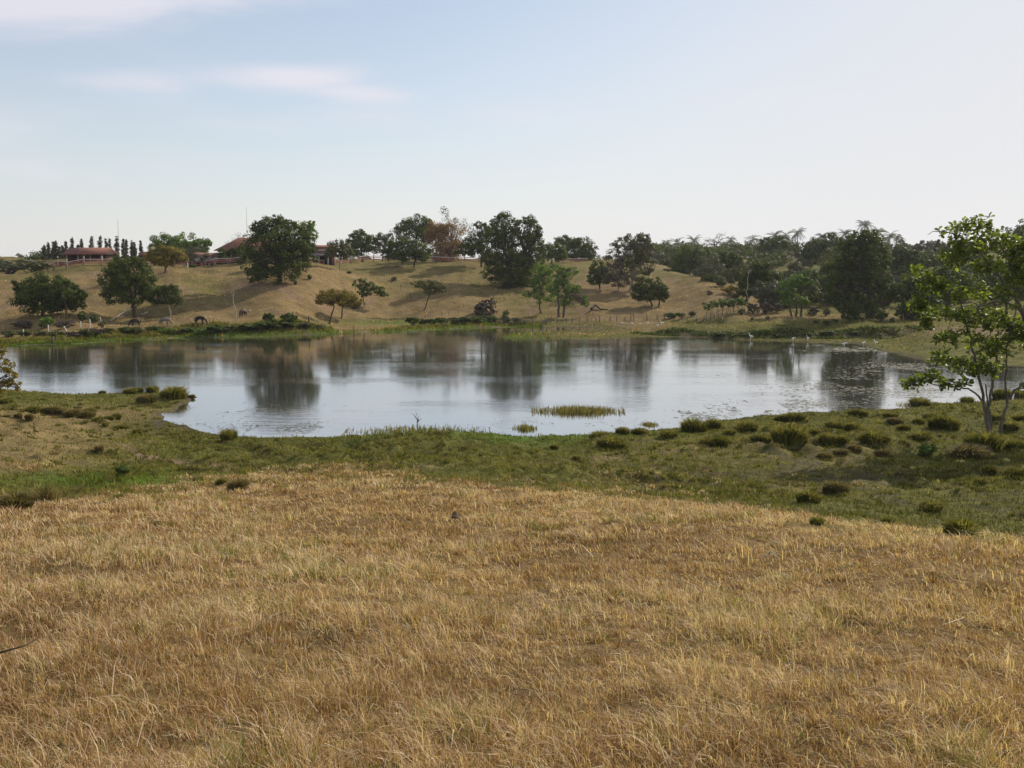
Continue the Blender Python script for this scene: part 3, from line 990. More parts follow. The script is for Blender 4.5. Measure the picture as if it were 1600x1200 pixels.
tree('broadleaf_tree', 'light olive tree top between the biggest middle tree and the dark rounded tree', 862, 262,
     [(862, 390, 20, 11), (874, 396, 14, 12), (850, 396, 12, 12)], 'mid_leaf', 2600, 0.6, 0.25, group='trees around the farm')
tree('broadleaf_tree', 'dark rounded tree on the skyline right of the biggest middle tree', 900, 284,
     [(886, 376, 22, 8), (906, 384, 24, 14), (892, 392, 30, 14), (920, 392, 13, 14), (905, 402, 26, 10)], 'dark_leaf', 5000, 0.7, 0.35, group='trees around the farm')
# the light green pair below the middle tree
tree('broadleaf_tree', 'thin light green tree, left of the pair beside the shore fence', 845, 190,
     [(842, 428, 14, 18), (850, 440, 20, 18), (836, 452, 14, 14), (850, 462, 18, 13), (825, 460, 8, 7), (856, 420, 12, 10)], 'bright_leaf', 2300, 0.5, 0.2, fork=(843, 470), bark='bark_brown', group='trees on the far hillside', fill=.03, clump=.3, twigs=.6)
tree('broadleaf_tree', 'light green open-branched tree, right of the pair beside the shore fence', 876, 186,
     [(868, 425, 18, 12), (880, 432, 16, 14), (893, 424, 12, 8), (890, 446, 16, 14), (872, 452, 18, 14), (882, 468, 14, 10), (910, 468, 10, 8), (902, 452, 9, 7), (916, 475, 5, 5)], 'bright_leaf', 2500, 0.5, 0.26, fork=(876, 472),
     bark='bark_brown', group='trees on the far hillside', fill=.02, clump=.3, twigs=.7, trunks=[(873, (872, 466)), (880, (884, 462))])
# the group by the middle saddle
tree('broadleaf_tree', 'small dark tree at the left foot of the tall thin-crowned tree', 937, 217,
     [(935, 420, 16, 14), (928, 434, 11, 12), (944, 434, 13, 12)], 'dark_leaf', 2800, 0.5, 0.22, fork=(937, 444), group='trees at the right end of the hill')
tree('broadleaf_tree', 'tall airy tree with grey bare twigs low on its left side', 984, 215,
     [(972, 382, 18, 14), (990, 376, 20, 13), (1004, 372, 12, 9), (1005, 392, 18, 16), (985, 400, 26, 18), (1008, 412, 18, 18), (990, 425, 24, 18), (1012, 382, 9, 10)], 'olive_leaf', 5200, 0.55, 0.3, fork=(988, 440), bark='bark_pale', group='trees at the right end of the hill', fill=.05, clump=.28)
tree('broadleaf_tree', 'grey brown twiggy tree on the left flank of the tall airy tree', 967, 212,
     [(962, 405, 16, 18), (958, 425, 15, 18), (970, 438, 15, 14)], 'dry_twig', 1900, 0.5, 0.18, fork=(966, 446), bark='bark_pale', group='trees at the right end of the hill', twigs=.9)
tree('broadleaf_tree', 'low dense dark tree with two short trunks in front of the tall airy tree', 1024, 195,
     [(1010, 446, 20, 15), (1028, 450, 16, 16), (1000, 456, 14, 14), (1018, 460, 24, 12), (1036, 462, 9, 9)], 'dark_leaf', 4800, 0.5, 0.2, group='trees at the right end of the hill', trunks=[(1020, (1016, 468)), (1029, (1030, 466))])
# small trees on the grassy slope
tree('umbrella_tree', 'yellow-topped umbrella tree with a leaning trunk, left of the pair by the pond', 512, 184,
     [(522, 458, 22, 7), (512, 464, 18, 7), (535, 462, 18, 8), (520, 470, 18, 7), (500, 470, 10, 6)], 'yellow_leaf', 2600, 0.42, 0.17, fork=(522, 478), bark='bark_dark', group='small trees on the open slope', fill=.05)
tree('umbrella_tree', 'yellow umbrella tree with a short upright trunk, right of the pair by the pond', 533, 188,
     [(545, 464, 18, 9), (556, 472, 12, 7), (536, 470, 14, 7), (548, 474, 14, 6)], 'yellow_leaf', 1700, 0.42, 0.15, fork=(535, 480), bark='bark_dark', group='small trees on the open slope', fill=.05)
tree('small_tree', 'sparse leafy dark green sapling on the slope above the yellow umbrella pair', 570, 196,
     [(562, 442, 12, 7), (574, 448, 18, 7), (590, 454, 14, 6), (568, 456, 12, 7), (600, 460, 7, 4)], 'mid_leaf', 620, 0.75, 0.13, fork=(566, 462), bark='bark_brown', group='small trees on the open slope', fill=.02, clump=.28, aspect=.7)
tree('umbrella_tree', 'lone olive tree with a strongly leaning trunk in the middle of the slope', 661, 194,
     [(668, 444, 18, 7), (655, 444, 12, 6), (682, 446, 14, 8), (672, 452, 13, 9), (690, 452, 8, 6)], 'olive_leaf', 1700, 0.42, 0.14, fork=(671, 462), bark='bark_dark', group='small trees on the open slope', fill=.05)
bare_tree('dead_tree', 'bare white forked dead tree beside the grazing horse on the slope', 369, 184, 6.2, 0.9, 0.10, 'dead_wood', 9, 3, group='bare white trunks', lean=-0.14, first=.7, kids=2)
bare_tree('dead_tree', 'tall white bare pole of a dead tree in front of the wooded valley', 1169, 216, 8.2, 0.9, 0.095, 'dead_wood', 14, 3, group='bare white trunks', first=.75, kids=2)

# ---- right shore
tree('mango_tree', 'largest dark tree on the right-hand shore, mirrored in the pond', 1347, 190,
     [(1335, 382, 26, 20), (1362, 388, 26, 22), (1350, 372, 24, 13), (1320, 400, 22, 22), (1380, 405, 16, 20), (1310, 425, 22, 22), (1345, 420, 36, 26), (1375, 430, 20, 22), (1300, 445, 15, 20), (1325, 452, 28, 22), (1360, 456, 30, 20), (1385, 455, 15, 16), (1345, 476, 32, 14), (1312, 472, 15, 12), (1328, 490, 20, 11), (1364, 490, 20, 11), (1346, 486, 26, 14)],
     'dark_leaf', 12500, 0.6, 0.45, fork=(1346, 465), group='trees on the right shore', clump=.28, trunks=[(1338, (1332, 460)), (1356, (1362, 458))])
tree('broadleaf_tree', 'low black-green tree mass just right of the largest shore tree', 1428, 190,
     [(1420, 446, 24, 22), (1440, 455, 26, 22), (1405, 462, 18, 18), (1425, 472, 30, 16), (1450, 476, 18, 14), (1432, 434, 16, 12), (1420, 490, 22, 11), (1444, 490, 20, 11)], 'dark_leaf', 5200, 0.6, 0.3, group='trees on the right shore', trunks=[(1418, (1415, 478)), (1440, (1442, 478))])
tree('broadleaf_tree', 'dark tree farther back between the low black-green mass and the near tree', 1480, 205,
     [(1478, 430, 24, 18), (1500, 440, 26, 20), (1465, 446, 20, 18), (1490, 456, 28, 14)], 'mid_leaf', 4000, 0.65, 0.28, group='trees on the right shore')
tree('broadleaf_tree', 'dark tree with a bare low limb seen through the near tree at the right edge', 1573, 192,
     [(1560, 440, 30, 20), (1590, 436, 28, 24), (1540, 455, 22, 14), (1610, 450, 26, 20), (1575, 420, 24, 14)], 'mid_leaf', 4800, 0.6, 0.3, fork=(1573, 474), group='trees on the right shore')
tree('broadleaf_tree', 'small bright green forked tree on the flat shore left of the largest shore tree', 1252, 190,
     [(1246, 436, 16, 7), (1232, 442, 14, 8), (1262, 440, 12, 6), (1236, 458, 16, 9), (1222, 452, 12, 8), (1252, 470, 12, 7), (1228, 470, 12, 8)], 'bright_leaf', 2400, 0.5, 0.2, bark='bark_dark', group='trees on the right shore', fill=.03,
     trunks=[(1241, (1232, 462)), (1246, (1246, 470)), (1254, (1253, 460))])
tree('broadleaf_tree', 'broad dark green tree behind the small bright forked tree', 1190, 222,
     [(1180, 424, 22, 14), (1200, 432, 20, 14), (1172, 440, 20, 14), (1200, 448, 26, 12), (1188, 415, 14, 8)], 'dark_leaf', 4600, 0.6, 0.28, group='trees in the wooded valley')
tree('broadleaf_tree', 'greyish green bushy tree between the bare white pole and the bright forked tree', 1205, 208,
     [(1200, 452, 24, 14), (1218, 458, 16, 13), (1190, 460, 16, 12), (1210, 468, 22, 9)], 'grey_leaf', 3600, 0.55, 0.2, group='trees in the wooded valley')
tree('broadleaf_tree', 'round green-topped tree at the edge of the wood above the bare brown slope', 1085, 272,
     [(1085, 396, 24, 14), (1070, 408, 20, 16), (1100, 408, 22, 16), (1085, 420, 34, 14), (1060, 418, 12, 12)], 'mid_leaf', 5400, 0.65, 0.3, group='trees in the wooded valley')
tree('broadleaf_tree', 'thin grey stemmed tree in front of the round green-topped tree', 1108, 262,
     [(1105, 412, 18, 16), (1118, 422, 16, 14), (1098, 426, 14, 12)], 'grey_leaf', 1500, 0.55, 0.2, bark='bark_pale', group='trees in the wooded valley', twigs=.8)
tree('broadleaf_tree', 'dark tree top to the right of the round green-topped tree', 1138, 285,
     [(1136, 402, 16, 12), (1146, 410, 16, 12), (1128, 414, 16, 12)], 'dark_leaf', 2800, 0.65, 0.28, group='trees in the wooded valley')
tree('shrub', 'low round dark shrub at the crest where the brown slope meets the wood', 1116, 246,
     [(1112, 434, 14, 8), (1122, 438, 12, 8), (1104, 438, 10, 6)], 'dark_leaf', 1500, 0.5, 0.12, cat='shrub', group='trees in the wooded valley')
tree('broadleaf_tree', 'big dark rounded tree on the wooded skyline left of the largest shore tree', 1288, 330,
     [(1280, 384, 22, 12), (1300, 380, 22, 14), (1288, 394, 34, 12), (1265, 394, 14, 10)], 'dark_leaf', 4200, 0.9, 0.4, group='trees in the wooded valley')
tree('broadleaf_tree', 'dark blue-green tree crown on the skyline under the cluster of palms', 1208, 390,
     [(1200, 384, 18, 12), (1216, 380, 16, 12), (1208, 394, 24, 10)], 'dark_leaf', 2600, 1.0, 0.4, group='trees in the wooded valley')
tree('broadleaf_tree', 'dark tree on the skyline just right of the largest shore tree', 1416, 285,
     [(1410, 398, 18, 13), (1424, 404, 18, 14), (1412, 416, 26, 12)], 'dark_leaf', 3400, 0.8, 0.35, group='trees in the wooded valley')
tree('broadleaf_tree', 'tall dark tree on the skyline at the right edge of the view', 1600, 330,
     [(1594, 366, 22, 14), (1612, 360, 22, 18), (1580, 380, 20, 16), (1605, 385, 30, 18)], 'dark_leaf', 4000, 0.9, 0.4, group='trees in the wooded valley')
tree('broadleaf_tree', 'olive green tree in the valley just behind the bare white pole', 1155, 262,
     [(1160, 425, 18, 12), (1145, 432, 18, 12), (1170, 440, 18, 10)], 'olive_leaf', 2600, 0.6, 0.25, group='trees in the wooded valley')
tree('shrub', 'mid green shrub on the valley floor behind the bright forked tree', 1268, 236,
     [(1262, 432, 18, 12), (1280, 440, 16, 12), (1250, 444, 14, 10)], 'mid_leaf', 2600, 0.6, 0.2, cat='shrub', group='trees in the wooded valley')
bare_tree('bare_tree', 'spreading leafless tree standing up on the skyline above the wood', 1118, 430, 16.0, 1.3, 0.42, 'bark_brown', 21, 5, group='trees in the wooded valley', first=.45, kids=3, up=.1)

tree('small_tree', 'narrow dark tree screening the left corner of the tiled gable roof', 347, 266,
     [(346, 393, 5, 7), (349, 401, 5, 8), (344, 403, 4, 7), (347, 410, 5, 5)], 'dark_leaf', 1100, 0.5, 0.10, fork=(347, 410), group='trees around the farm')
tree('small_tree', 'narrow dark tree in front of the upper windows of the long house', 366, 266,
     [(363, 392, 6, 6), (370, 393, 6, 7), (366, 400, 7, 7), (372, 408, 6, 7)], 'dark_leaf', 1300, 0.5, 0.10, fork=(367, 408), group='trees around the farm')
tree('small_tree', 'olive climber-covered tree between the narrow dark tree and the biggest left tree', 379, 262,
     [(378, 390, 6, 10), (382, 402, 7, 10), (376, 408, 6, 7)], 'olive_leaf', 1300, 0.5, 0.10, fork=(379, 410), group='trees around the farm')

# ---- columnar trees in a row behind the red-roofed shed
rng = np.random.default_rng(44)
COLS = [(70, 384, 9), (75.5, 379, 7), (83, 378, 6.5), (87.5, 376, 6), (93, 386, 6), (98, 383, 5.5), (102.5, 376, 6.5), (112.5, 371, 8), (121.5, 382, 4.5), (127, 372, 6), (143, 369, 9), (156, 368, 7),
        (166, 373, 5.5), (171, 373, 6), (182.5, 371, 8.5), (192.5, 374, 6.5), (197, 374, 6.5), (206, 376, 6), (211, 378, 5.5), (220, 377, 6)]
ORD = ['first', 'second', 'third', 'fourth', 'fifth', 'sixth', 'seventh', 'eighth', 'ninth', 'tenth', 'eleventh', 'twelfth', 'thirteenth', 'fourteenth', 'fifteenth', 'sixteenth', 'seventeenth', 'eighteenth', 'nineteenth', 'twentieth',
       'twenty-first', 'twenty-second', 'twenty-third', 'twenty-fourth', 'twenty-fifth', 'twenty-sixth', 'twenty-seventh', 'twenty-eighth', 'twenty-ninth', 'thirtieth']
M['column_leaf'] = leaf_mat('dusty columnar tree leaves', [(0.0, (0.040, 0.042, 0.026)), (0.5, (0.075, 0.074, 0.046)), (1.0, (0.135, 0.120, 0.082))], 0.15)
for i, (px, pt, wpx) in enumerate(COLS):
    Yc = 292 + (i % 3) * 3
    h = (412 - pt) * Yc / 1600
    look = 'short ' if pt > 380 else ('wide ' if wpx >= 8 else 'slim ')
    where = 'last' if i == len(COLS) - 1 else ORD[i]
    w = wpx * 0.5
    nlb = 6
    lob = [(px + rng.uniform(-.5, .5), pt + 4 + (404 - pt - 4) * q / (nlb - 1), w * (.50, .78, .95, 1.0, 1.0, .9)[q], 5.5) for q in range(nlb)]
    tree('columnar_tree', look + 'columnar tree, ' + where + ' from the left behind the red-roofed shed', px, Yc, lob, 'column_leaf', 1100, 0.42, 0.12, fork=(px, 400), group='columnar trees behind the shed', fill=.1, droop=1.2, kpl=14, clump=.5, twigs=.1, shell=(.4, .95))
tree('broadleaf_tree', 'hazy far tree at the extreme left edge of the skyline', 8, 400, [(4, 410, 16, 7), (20, 410, 10, 6), (-15, 412, 16, 8)], 'grey_leaf', 1800, 0.9, 0.3, group='trees behind the columnar row')
tree('broadleaf_tree', 'light green bushy tree left of the columnar row', 52, 300, [(52, 407, 16, 6), (38, 411, 12, 5), (64, 406, 12, 6)], 'mid_leaf', 2200, 0.6, 0.2, group='trees behind the columnar row')

# ---- palms over the wood
M['palm_leaf'] = leaf_mat('palm fronds', [(0.0, (0.042, 0.055, 0.026)), (0.5, (0.075, 0.090, 0.042)), (1.0, (0.125, 0.130, 0.065))], 0.2)


def palm(px, pt, Y, label, h_crown, seed, scale=1.0):
    rng = np.random.default_rng(seed)
    bx = at(px, 400, Y)[0]
    o = np.array((bx, Y, g1(bx, Y)))
    top = at(px, pt, Y) - o
    top = top - np.array((0, 0, h_crown * 0.62))
    root = empty('palm_tree', o)
    tag(root, label, 'palm tree', 'palms above the wood')
    mb = MB()
    limb(mb, (0, 0, -0.3), top, 0.24, 0.16, rng, 0, 7, 6, 0.012)
    mb.build('trunk', M['bark_pale'], root, smooth=True)
    Vs, Fs, T = [], [], []
    nfr = 24
    for f in range(nfr):
        a = f * 2.399 + rng.uniform(-.2, .2)
        el0 = rng.uniform(-0.5, 1.4)
        Lf = h_crown * rng.uniform(0.8, 1.1)
        d = np.array((math.cos(a), math.sin(a), 0))
        side = np.array((-d[1], d[0], 0))
        p = top.copy()
        e = el0
        tt = rng.random()
        for sgi in range(7):
            stp = Lf / 7
            q = p + (d * math.cos(e) + np.array((0, 0, math.sin(e)))) * stp
            wl = 0.95 * math.sin(math.pi * (sgi + 0.8) / 8.0) * scale
            for sg in (-1, 1):
                for kk in (0.0, 0.5):
                    b0 = p + (q - p) * kk
                    b1_ = p + (q - p) * (kk + 0.34)
                    tip = (b0 + b1_) / 2 + side * sg * wl + np.array((0, 0, -wl * 0.55)) + d * wl * 0.3
                    n0 = sum(len(v) for v in Vs)
                    Vs.append(np.array((b0, b1_, tip)))
                    Fs.append((n0, n0 + 1, n0 + 2))
                    T += [tt * 0.6 + 0.4 * rng.random()] * 3
            p = q
            e -= 0.24
    np_mesh('fronds', np.vstack(Vs), np.array(Fs), M['palm_leaf'], root, {'tint': np.array(T)})
    return root


PALMS = [(1042, 376, 470, 'short palm at the left end of the wooded skyline'), (1058, 374, 450, 'small palm left of the leafless skyline tree'), (1085, 371, 440, 'palm just left of the leafless skyline tree'),
         (1142, 371, 470, 'palm just right of the leafless skyline tree'), (1176, 368, 430, 'upright palm between the leafless tree and the palm cluster'), (1210, 364, 430, 'left palm of the skyline cluster, over a dark crown'),
         (1228, 364, 420, 'middle palm of the skyline cluster'), (1246, 354, 400, 'tallest palm of the skyline cluster'), (1286, 364, 420, 'palm above the big dark rounded tree'),
         (1322, 360, 400, 'palm peeping over the left shoulder of the largest shore tree'), (1352, 343, 360, 'tallest palm, directly above the largest shore tree'), (1373, 356, 370, 'thin palm on the right shoulder of the largest shore tree'),
         (1390, 364, 390, 'left palm of the pair right of the largest shore tree'), (1402, 367, 400, 'right palm of the pair right of the largest shore tree')]
for i, (px, pt, Y, lb) in enumerate(PALMS):
    palm(px, pt - (2 if pt < 356 else 5), Y, lb, 4.0 + (i * 37 % 10) * 0.1, 60 + i)

# ---- the far wood that reads as one mass
rng = np.random.default_rng(5)
groups = {}
nW = 640
for i in range(nW):
    px = rng.uniform(1000, 1950)
    band = rng.random()
    if band < .34:
        Y = rng.uniform(400, 560)
        top = rng.uniform(373, 388) - max(0, (px - 1450)) * .03
    elif band < .60:
        Y = rng.uniform(310, 400)
        top = rng.uniform(380, 410) - max(0, (px - 1450)) * .03
    else:
        Y = rng.uniform(222, 310)
        top = rng.uniform(408, 430) + (310 - Y) * .32
        px = rng.uniform(1165, 1950)
    if px < 1080 and Y < 340:
        Y = rng.uniform(345, 480)
        top = rng.uniform(376, 396)
    X = at(px, 400, Y)[0]
    z = g1(X, Y)
    hgt = at(px, top, Y)[2] - z
    hgt = min(max(hgt, 2.2), 15)
    rad = max(1.8, hgt * rng.uniform(.40, .62))
    mname = rng.choice(['mid_leaf', 'olive_leaf', 'dry_twig', 'dark_leaf', 'grey_leaf'], p=[.27, .21, .22, .22, .08])
    nl = 760 if Y < 420 else 520
    lobes = [((X + rng.uniform(-.5, .5) * rad, Y + rng.uniform(-.4, .4) * rad, z + hgt * rng.uniform(.36, .68)), (rad * .75, rad * .75, hgt * .32)) for _ in range(3)]
    Vc, Fc, tint, _ = crown_arrays(lobes, nl, .72 if Y < 420 else .95, 900 + i, .42, .15, kpl=9)
    groups.setdefault(mname, []).append((Vc, tint))
wood = empty('distant_wood', (0, 0, 0))
tag(wood, None, None, None, 'stuff')
for mname, lst in groups.items():
    Vc = np.vstack([a for a, b in lst])
    np_mesh('foliage', Vc, np.arange(len(Vc)).reshape(-1, 4), M[mname], wood, {'tint': np.concatenate([b for a, b in lst])})
# hazy tree line far off behind the farm
lst = []
for i in range(90):
    px = rng.uniform(-300, 1010)
    Y = rng.uniform(560, 900)
    X = at(px, 400, Y)[0]
    z = g1(X, Y)
    hgt = rng.uniform(2.5, 5.5)
    lobes = [((X + rng.uniform(-5, 5), Y, z + hgt * .5), (hgt * 1.1, hgt, hgt * .5))]
    Vc, Fc, tint, _ = crown_arrays(lobes, 160, 1.6, 1900 + i, .45, .2, kpl=10)
    lst.append((Vc, tint))
Vc = np.vstack([a for a, b in lst])
tag(np_mesh('distant_tree_line', Vc, np.arange(len(Vc)).reshape(-1, 4), M['mid_leaf'], None, {'tint': np.concatenate([b for a, b in lst])}), 'low hazy line of far trees on the horizon behind the farm', 'tree line', None, 'stuff')


# ------------------------------------------------------------------ ray to ground: where a photo pixel meets the land
def ray_ground(px, py, y0=4.0, y1=330.0):
    Ys = np.exp(np.linspace(math.log(y0), math.log(y1), 500))
    pts = np.array([at(px, py, y) for y in Ys])
    gz = ground(pts[:, 0], pts[:, 1])
    hit = np.nonzero(pts[:, 2] <= np.maximum(gz, 0.0))[0]
    i = hit[0] if len(hit) else len(Ys) - 1
    p = pts[i].copy()
    p[2] = max(gz[i], 0.0)
    return p


# ------------------------------------------------------------------ the near tree at the right edge
def near_tree():
    rng = np.random.default_rng(77)
    Y = 66.0
    k = Y / 1600
    bx = at(1552, 700, Y)[0]
    o = np.array((bx, Y, g1(bx, Y)))
    root = empty('broadleaf_tree', o)
    tag(root, 'nearest tree, at the right edge, with several pale bare stems and fresh broad leaves', 'tree')
    mb = MB()
    skel = []

    def L(pts, r0, r1, n=7):
        q = [at(p[0], p[1], Y + (p[2] if len(p) > 2 else 0)) - o for p in pts]
        # smooth subdivision
        q = np.array(q)
        t = np.linspace(0, len(q) - 1, (len(q) - 1) * 4 + 1)
        f = np.column_stack([np.interp(t, np.arange(len(q)), q[:, i]) for i in range(3)])
        for _ in range(2):
            f[1:-1] = 0.25 * f[:-2] + 0.5 * f[1:-1] + 0.25 * f[2:]
        f[1:-1] += rng.normal(size=f[1:-1].shape) * 0.035
        mb.tube(f, np.linspace(r0, r1, len(f)) * .72, n)
        skel.extend(f[3:])

    L([(1551, 712), (1545, 670), (1541, 640)], .24, .19)
    L([(1541, 645), (1535, 617), (1530, 580, -.3), (1522, 556, -.6), (1513, 520, -.8), (1503, 480, -1.0), (1490, 440, -1.0)], .15, .04)
    L([(1542, 645), (1550, 610), (1554, 585, .3), (1559, 540, .6), (1560, 500, .8), (1548, 455, 1.0)], .15, .04)
    L([(1537, 628), (1520, 610, -.2), (1493, 602, -.5), (1463, 602, -.8), (1432, 592, -1.0), (1415, 606, -1.0)], .10, .025)
    L([(1548, 690, .3), (1549, 660, .4), (1543, 630, .5), (1540, 600, .8)], .13, .06)
    L([(1561, 706, .4), (1565, 665, .4), (1570, 640, .4), (1577, 618, .5), (1593, 603, .5), (1622, 585, .5), (1650, 540, .5)], .17, .05)
    L([(1574, 628, .4), (1571, 590, .2), (1573, 545, 0), (1582, 510, -.4), (1590, 470, -.6)], .11, .04)
    L([(1640, 715, 1.2), (1632, 640, 1.0), (1615, 560, .6), (1600, 490, .2), (1590, 474, 0)], .30, .20)
    L([(1600, 487, .2), (1576, 473, -.2), (1550, 471, -.5), (1531, 480, -.9), (1508, 494, -1.2), (1478, 500, -1.4)], .14, .03)
    L([(1592, 476, 0), (1577, 452, -.2), (1557, 425, -.5), (1541, 405, -.8), (1522, 386, -1.0), (1495, 366, -1.2), (1466, 359, -1.3), (1449, 366, -1.4)], .15, .02)
    L([(1548, 418, -.6), (1510, 404, -1.0), (1476, 406, -1.2), (1440, 422, -1.4)], .06, .015)
    L([(1592, 476, 0), (1585, 430, .5), (1570, 395, .8), (1553, 365, 1.0), (1540, 345, 1.0)], .12, .02)
    L([(1600, 487, .2), (1612, 440, .5), (1605, 400, .8), (1590, 375, .8)], .12, .03)
    L([(1531, 480, -.9), (1502, 462, -1.4), (1470, 440, -1.6)], .06, .02)
    L([(1556, 706, -.6), (1535, 680, -1.0), (1515, 665, -1.3), (1500, 655, -1.5)], .06, .015)
    skel_a = np.array(skel)
    # leafy clusters
    lob = [(1490, 362, 34, 12, -1.2), (1520, 350, 26, 10, -.8), (1548, 378, 30, 20, .5), (1512, 384, 30, 16, -1), (1575, 385, 26, 22, .8), (1545, 350, 10, 14, .9), (1480, 402, 26, 14, -1.2), (1440, 424, 24, 9, -1.4), (1520, 420, 40, 18, -.5),
           (1565, 420, 30, 18, .3), (1596, 420, 26, 30, .5), (1455, 448, 26, 14, -1.6), (1495, 452, 36, 18, -1.4), (1545, 452, 36, 18, 0), (1590, 460, 26, 22, -.6), (1430, 474, 20, 10, -1.6), (1468, 488, 36, 14, -1.4), (1515, 496, 36, 16, -.9), (1560, 500, 32, 18, .6), (1598, 510, 24, 24, 0),
           (1440, 508, 16, 9, -1.5), (1492, 528, 34, 14, -.8), (1535, 540, 34, 18, 0), (1580, 545, 34, 22, .2), (1480, 560, 30, 13, -.8), (1520, 572, 30, 14, -.3), (1560, 578, 28, 14, .4), (1596, 575, 28, 16, .4), (1452, 590, 26, 9, -.9), (1425, 598, 16, 12, -1), (1488, 600, 26, 9, -.6),
           (1418, 628, 8, 14, -1), (1650, 440, 50, 50, .6), (1660, 540, 50, 50, .6), (1630, 380, 34, 24, .8), (1640, 600, 40, 24, .6), (1532, 620, 12, 6, 0), (1600, 600, 20, 9, .5), (1508, 658, 10, 7, -1.4), (1556, 680, 9, 14, -.4)]
    w = np.array([a[2] * a[3] for a in lob], float)
    w /= w.sum()
    nros = 2500
    li = rng.choice(len(lob), nros, p=w)
    ros = []
    for i in li:
        a = lob[i]
        d = rng.normal(size=3)
        d /= np.linalg.norm(d)
        d *= rng.uniform(.25, 1.0) ** .5
        ros.append(at(a[0] + d[0] * a[2], a[1] + d[2] * a[3], Y + a[4] + d[1] * a[2] * k * 0.9) - o)
    ros = np.array(ros)
    # thin out with a coarse noise so that gaps stay between the sprays
    keep = fbm(ros[:, 0] * 0.9 + ros[:, 1] * .3, ros[:, 2] * 0.9, 3, 3) > -0.035 + .03 * (ros[:, 2] < 3.5)
    ros = ros[keep]
    twm = mb
    d2 = ((ros[:, None] - skel_a[None]) ** 2).sum(2)
    order = np.argsort(d2.min(1))
    nodes = list(skel_a)
    for j in order[::1]:
        if rng.random() < .45:
            na_ = np.array(nodes)
            q = na_[np.argmin(((na_ - ros[j]) ** 2).sum(1))]
            dist = np.linalg.norm(q - ros[j])
            if dist < 2.2:
                limb(twm, q, ros[j], 0.022 + 0.006 * dist, 0.010, rng, 0.06, 4, 3, 0.06)
                nodes.append(ros[j])
                nodes.append((ros[j] + q) / 2)
    nlf = 7
    c = np.repeat(ros, nlf, 0)
    n = len(c)
    c = c + rng.normal(size=(n, 3)) * 0.10
    d = rng.normal(size=(n, 3))
    d[:, 2] = d[:, 2] * 0.6 + 0.15
    d /= np.linalg.norm(d, axis=1)[:, None]
    s = np.cross(d, rng.normal(size=(n, 3)) * .5 + np.array((0, 0, 1.0)))
    s /= np.linalg.norm(s, axis=1)[:, None]
    up = np.cross(s, d)
    Ln = rng.uniform(.20, .42, n)[:, None]
    Wn = Ln * rng.uniform(.24, .32, n)[:, None]
    V = np.stack([c, c + d * Ln * .45 - s * Wn * .75 + up * Wn * .3, c + d * Ln * .8 - s * Wn, c + d * Ln * 1.05 - up * Ln * .12, c + d * Ln * .8 + s * Wn, c + d * Ln * .45 + s * Wn * .75 + up * Wn * .3], 1).reshape(-1, 3)
    b = np.arange(n)[:, None] * 6
    F = np.concatenate([b + np.array([0, 1, 2, 3]), b + np.array([0, 3, 4, 5])], 0)
    tint = np.repeat(np.clip(.5 * np.repeat(rng.random(len(ros)), nlf) + .5 * rng.random(n), 0, 1), 6)
    mb.build('trunk', M['bark_grey'], root, smooth=True)
    np_mesh('crown', V, F, M['near_leaf'], root, {'tint': tint})


near_tree()
tree('broadleaf_tree', 'olive leafy branches of a tree reaching in at the left edge above the pond', -48, 70,
     [(4, 572, 20, 16), (-14, 556, 22, 18), (14, 592, 14, 12), (-2, 604, 16, 10), (-40, 560, 34, 34), (2, 546, 12, 9), (28, 602, 6, 9), (-50, 590, 30, 20)], 'yellow_leaf', 5200, 0.17, 0.14, fork=(-44, 610), bark='bark_brown', clump=.3, twigs=.5, fill=.08)

# ------------------------------------------------------------------ grass tussocks
TUS = leaf_mat('tussock grass blades', [(0.0, (0.060, 0.066, 0.015)), (0.45, (0.130, 0.134, 0.032)), (0.8, (0.220, 0.200, 0.062)), (1.0, (0.370, 0.300, 0.130))], 0.36, 0.75, 0.04)
TUS_DRY = leaf_mat('dry tussock grass blades', [(0.0, (0.075, 0.066, 0.026)), (0.5, (0.155, 0.130, 0.055)), (1.0, (0.320, 0.250, 0.125))], 0.25, 0.75, 0.04)


def blades(Pos, H, W, rng, lean=0.6, curl=0.5, dirs=None):
    """tapered bent grass blades; Pos (n,3), H, W arrays"""
    n = len(Pos)
    a = rng.uniform(0, 2 * math.pi, n) if dirs is None else dirs
    d = np.stack([np.cos(a), np.sin(a), np.zeros(n)], 1)
    b = a + math.pi / 2 + rng.normal(size=n) * 0.9
    s = np.stack([np.cos(b), np.sin(b), np.zeros(n)], 1)
    l = np.abs(rng.normal(size=n)) * lean
    H = np.asarray(H)[:, None]
    W = np.asarray(W)[:, None] * 0.5
    l = l[:, None]
    cu = (curl * rng.uniform(.3, 1.3, n))[:, None]
    m = Pos + d * H * l * .45 + np.array((0, 0, 1.0)) * H * .55
    t = Pos + d * H * (l + cu * .45) + np.array((0, 0, 1.0)) * H * np.clip(1.0 - .25 * l - .25 * cu, .25, 1)
    V = np.stack([Pos - s * W, Pos + s * W, m + s * W * .75, m - s * W * .75, t], 1)
    base = np.arange(n)[:, None] * 5
    F = np.concatenate([base + np.array([0, 1, 2]), base + np.array([0, 2, 3]), base + np.array([3, 2, 4])], 0)
    return V.reshape(-1, 3), F


